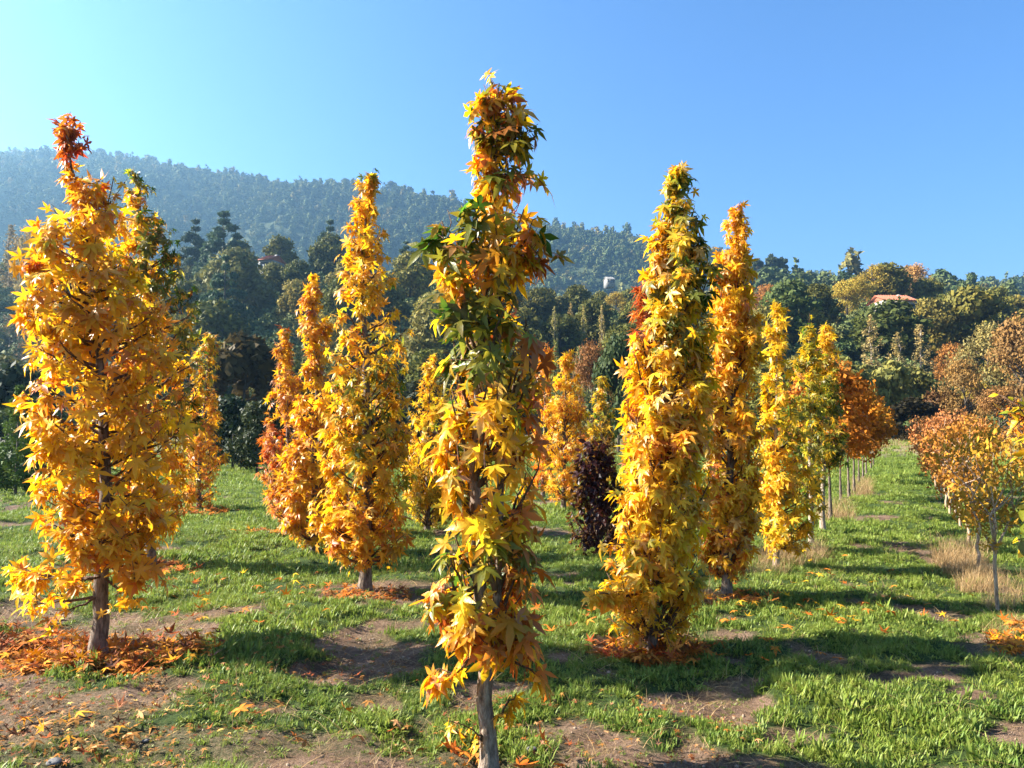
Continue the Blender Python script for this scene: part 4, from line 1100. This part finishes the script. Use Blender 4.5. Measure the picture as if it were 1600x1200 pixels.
# dry grass: brown tufts along the avenue rows and straw on the bare soil
DT = [tuft(750 + i, 26, .22, .004, .05, M_dry, taper=0, flat=.8) for i in range(2)] + [tuft(760 + i, 5, .09, .004, .05, M_dry, taper=0, flat=3.0) for i in range(2)]
P_, S_, I_ = [], [], []
for (px, py, w, h, n, s) in ((1500, 872, 34, 22, 110, 1.4), (1530, 905, 30, 12, 50, 1.0), (1240, 870, 50, 14, 90, 1.1), (1190, 895, 40, 8, 30, .9), (1300, 800, 30, 14, 60, 1.5), (1575, 925, 40, 20, 50, .9), (1345, 765, 14, 16, 60, 1.7), (1100, 940, 30, 10, 26, .9), (1590, 985, 40, 15, 30, .8)):
    a = np.array([gpt(px + rng.uniform(-w, w), py + rng.uniform(-h, h)) for _ in range(n)]); P_.append(a); S_.append(s * rng.uniform(.6, 1.2, n)); I_.append(rng.integers(0, 2, n))
n = 1500
yy = rng.uniform(46, 68, n); xx = (rng.random(n) * 2 - 1) * .8 * yy
P_.append(np.c_[xx, yy, xx * 0]); S_.append(rng.uniform(1.2, 3.2, n)); I_.append(rng.integers(0, 2, n))
n = 26000
yy = np.sqrt(rng.uniform(2.4 ** 2, 13 ** 2, n)); xx = (rng.random(n) * 2 - 1) * .85 * yy; kx = rng.random(n) < ss(.2, .7, soil_at(xx, yy)) * .5 + .10
P_.append(np.c_[xx[kx], yy[kx], xx[kx] * 0]); S_.append(rng.uniform(.5, 1.2, kx.sum())); I_.append(rng.integers(2, 4, kx.sum()))
P_ = np.vstack(P_); P_[:, 2] = gz(P_[:, 0], P_[:, 1]) - .03 * soil_at(P_[:, 0], P_[:, 1]) + .004; n = len(P_)
scatter('dry_grass', P_, np.c_[rng.normal(0, .15, n), rng.normal(0, .15, n), rng.uniform(0, 6.28, n)], np.concatenate(S_), np.concatenate(I_), DT,
        'brown dry grass and straw along the rows and on bare soil', 'dry grass')
# crumbs of soil
def clod(seed):
    r = np.random.default_rng(seed); g_ = (1 + 5 ** .5) / 2
    V = np.array([(-1, g_, 0), (1, g_, 0), (-1, -g_, 0), (1, -g_, 0), (0, -1, g_), (0, 1, g_), (0, -1, -g_), (0, 1, -g_), (g_, 0, -1), (g_, 0, 1), (-g_, 0, -1), (-g_, 0, 1)]) / 1.9
    T = [(0, 11, 5), (0, 5, 1), (0, 1, 7), (0, 7, 10), (0, 10, 11), (1, 5, 9), (5, 11, 4), (11, 10, 2), (10, 7, 6), (7, 1, 8), (3, 9, 4), (3, 4, 2), (3, 2, 6), (3, 6, 8), (3, 8, 9), (4, 9, 5), (2, 4, 11), (6, 2, 10), (8, 6, 7), (9, 8, 1)]
    return V * r.uniform(.7, 1.2, (12, 1)) * np.array([1, r.uniform(.6, 1), r.uniform(.4, .7)]), np.array(T)
CT = [mesh_np('clod', *clod(800 + i), [M_clod], False) for i in range(4)]
n = 22000
yy = np.sqrt(rng.uniform(2.4 ** 2, 7.5 ** 2, n)); xx = (rng.random(n) * 2 - 1) * .85 * yy; kx = rng.random(n) < ss(.3, .8, soil_at(xx, yy)) * .8
xx, yy = xx[kx], yy[kx]; n = len(xx)
scatter('soil_crumbs', np.c_[xx, yy, gz(xx, yy) - .03 * soil_at(xx, yy) + .001], rng.uniform(0, 6.28, (n, 3)), .003 + .014 * rng.random(n) ** 7, rng.integers(0, 4, n), CT,
        'crumbs of brown soil lying on the bare patches', 'soil')

# ------------------------------------------------------------------ stones
def stone(px, py, s, label):
    g_ = gpt(px, py); V, T = clod(int(px)); m = MB(); m.add(V * s, T)
    o = obj('stone', m.mesh('stone', [M_stone], True), None, (g_[0], g_[1], ground_z(g_[0], g_[1]) + .25 * s)); tag(o, label, 'stone')
    md = o.modifiers.new('round', 'SUBSURF'); md.levels = 2; md.render_levels = 2
stone(831, 1168, .032, 'small round grey stone on bare soil beside the forked pale trunk')
stone(84, 1188, .05, 'grey stone lying among dry leaves at the bare corner')
stone(228, 1152, .03, 'brownish pebble on the bare soil below the leaf litter')

# ------------------------------------------------------------------ fallen leaves
LIT_ME = [mesh_np('fallen_leaf', V, T, [M_litter], False, rim=r) for V, T, r in LEAF]
LITTER = [  # photo x, y, half width, half height, singles, in the mass, palette, group words, size
    (150, 1022, 190, 34, 150, 1100, dict(orange=3, rust=3, amber=2, brown=3, pink=.7), 'in the litter round the thick leaning trunk', .112),
    (30, 985, 110, 24, 14, 160, dict(rust=2, brown=3, orange=1), 'in the litter left of the thick leaning trunk', .112),
    (1020, 1016, 95, 24, 60, 700, dict(red=1, rust=3, orange=2, brown=2), 'in the red litter under the golden cone', .105),
    (575, 934, 75, 14, 10, 190, dict(rust=3, orange=2, brown=2), 'at the foot of the spire-shaped tree', .105),
    (1140, 940, 70, 12, 12, 150, dict(orange=3, rust=2, amber=1), 'at the foot of the slim golden tree', .105),
    (790, 1175, 120, 26, 14, 0, dict(rust=2, orange=3, brown=1), 'round the forked pale trunk', .112),
    (90, 1140, 170, 50, 18, 30, dict(pink=1, brown=3, rust=1, amber=1), 'on the bare soil of the near corner', .10),
    (520, 1130, 180, 60, 12, 0, dict(orange=2, brown=2, pink=1), 'on the grass before the spire-shaped tree', .10),
    (1585, 1010, 50, 28, 14, 140, dict(orange=3, rust=2, amber=2), 'at the avenue\'s near right end', .10),
    (1250, 1000, 190, 60, 10, 0, dict(orange=3, rust=1), 'on the shaded grass right of the golden cone', .10),
    (150, 1125, 290, 85, 0, 650, dict(brown=4, pink=2, rust=2, pale=1), '', .042), (900, 1150, 330, 70, 0, 320, dict(brown=4, rust=2, pink=1), '', .04), (540, 1040, 160, 50, 0, 160, dict(brown=4, rust=2), '', .045),
    (900, 960, 160, 50, 0, 40, dict(orange=3, rust=2), '', .12), (455, 838, 80, 8, 0, 160, dict(orange=3, amber=2, pink=1), '', .13), (315, 800, 50, 5, 0, 120, dict(orange=3, rust=1), '', .15),
    (235, 885, 70, 10, 0, 120, dict(rust=2, orange=2, brown=2), '', .14), (300, 940, 250, 60, 0, 70, dict(orange=3, rust=2, yellow=1), '', .12), (1300, 950, 200, 70, 0, 60, dict(orange=3, gold=2), '', .11)]
mp, mf, ms, mc = [], [], [], []
for (px, py, w, h, ns, nm, pal, words, size) in LITTER:
    n = ns + nm; got = []
    while len(got) < n:
        a, rr_ = rng.uniform(0, 6.28), math.sqrt(rng.random()) * (1.15 if rng.random() < .15 else .9)
        q = (px + w * rr_ * math.cos(a), py + h * rr_ * math.sin(a))
        if q[1] < 1230: got.append(gpt(*q))
    A = np.array(got); A[:, 2] = gz(A[:, 0], A[:, 1]) - .03 * soil_at(A[:, 0], A[:, 1])
    names = list(pal); wts = np.array([pal[k] for k in names]); wts = wts / wts.sum()
    ci_ = rng.choice(len(names), n, p=wts); colr = np.array([COL[k] for k in names])[ci_] * rng.normal(1, .13, (n, 1)) * .8
    nor = rng.normal(0, .24, (n, 3)) + np.array([0, 0, 1]); ax = rng.normal(0, 1, (n, 3)) * np.array([1, 1, .25]); fr = frames(ax, nor)
    flip = rng.random(n) < .35; fr[flip, :, 2] *= -1; fr[flip, :, 0] *= -1
    sz = size * rng.uniform(.7, 1.15, n)
    A[:, 2] += np.where(np.arange(n) < ns, .035, .012) + .02 * rng.random(n) + np.where(soil_at(A[:, 0], A[:, 1]) < .25, .04, 0)
    A[:, :2] -= fr[:, :2, 1] * (sz * .45)[:, None]
    for k in range(ns):
        o = bpy.data.objects.new('fallen_leaf', LIT_ME[rng.integers(0, 8)])
        M = Matrix.Identity(4)
        for r_ in range(3):
            for c_ in range(3): M[r_][c_] = float(fr[k, r_, c_] * sz[k])
            M[r_][3] = float(A[k, r_])
        o.matrix_world = M; o.color = (*[float(v) for v in np.clip(colr[k], .01, .9)], 1); C.objects.link(o)
        nm_ = {'orange': 'orange', 'rust': 'rust-red', 'amber': 'amber', 'brown': 'brown', 'pink': 'faded pinkish', 'pale': 'pale straw', 'red': 'red', 'yellow': 'yellow'}[names[ci_[k]]]
        tag(o, '%s star-shaped fallen leaf %s' % (nm_, words), 'fallen leaf', '%s fallen leaves %s' % (nm_, words))
    if nm:
        mp.append(A[ns:]); mf.append(fr[ns:]); ms.append(sz[ns:]); mc.append(np.clip(colr[ns:], .01, .9))
mp = np.vstack(mp); mf = np.concatenate(mf); ms = np.concatenate(ms); mc = np.vstack(mc)
lm = obj('leaf_litter', leaf_mass('leaf_litter', LEAFS, rng.integers(0, len(LEAFS), len(mp)), mp, mf, ms, mc, M_litterm))
tag(lm, 'matted orange and brown leaf litter under the trees', 'leaf litter', kind='stuff')

# ------------------------------------------------------------------ haze: the air between here and the hills
m, nt, out = new_mat('haze')
pv = N(nt, 'ShaderNodeVolumePrincipled'); pv.inputs['Color'].default_value = (.36, .68, 1.0, 1); pv.inputs['Density'].default_value = HAZE_DENSITY; pv.inputs['Anisotropy'].default_value = .6
nt.links.new(pv.outputs[0], out.inputs['Volume'])
mb = MB(); mb.box((-2100, -60, -6), (2100, 2000, 400))
hz = obj('haze', mb.mesh('haze', [m])); tag(hz, 'thin bluish haze filling the valley air', 'haze', kind='stuff')
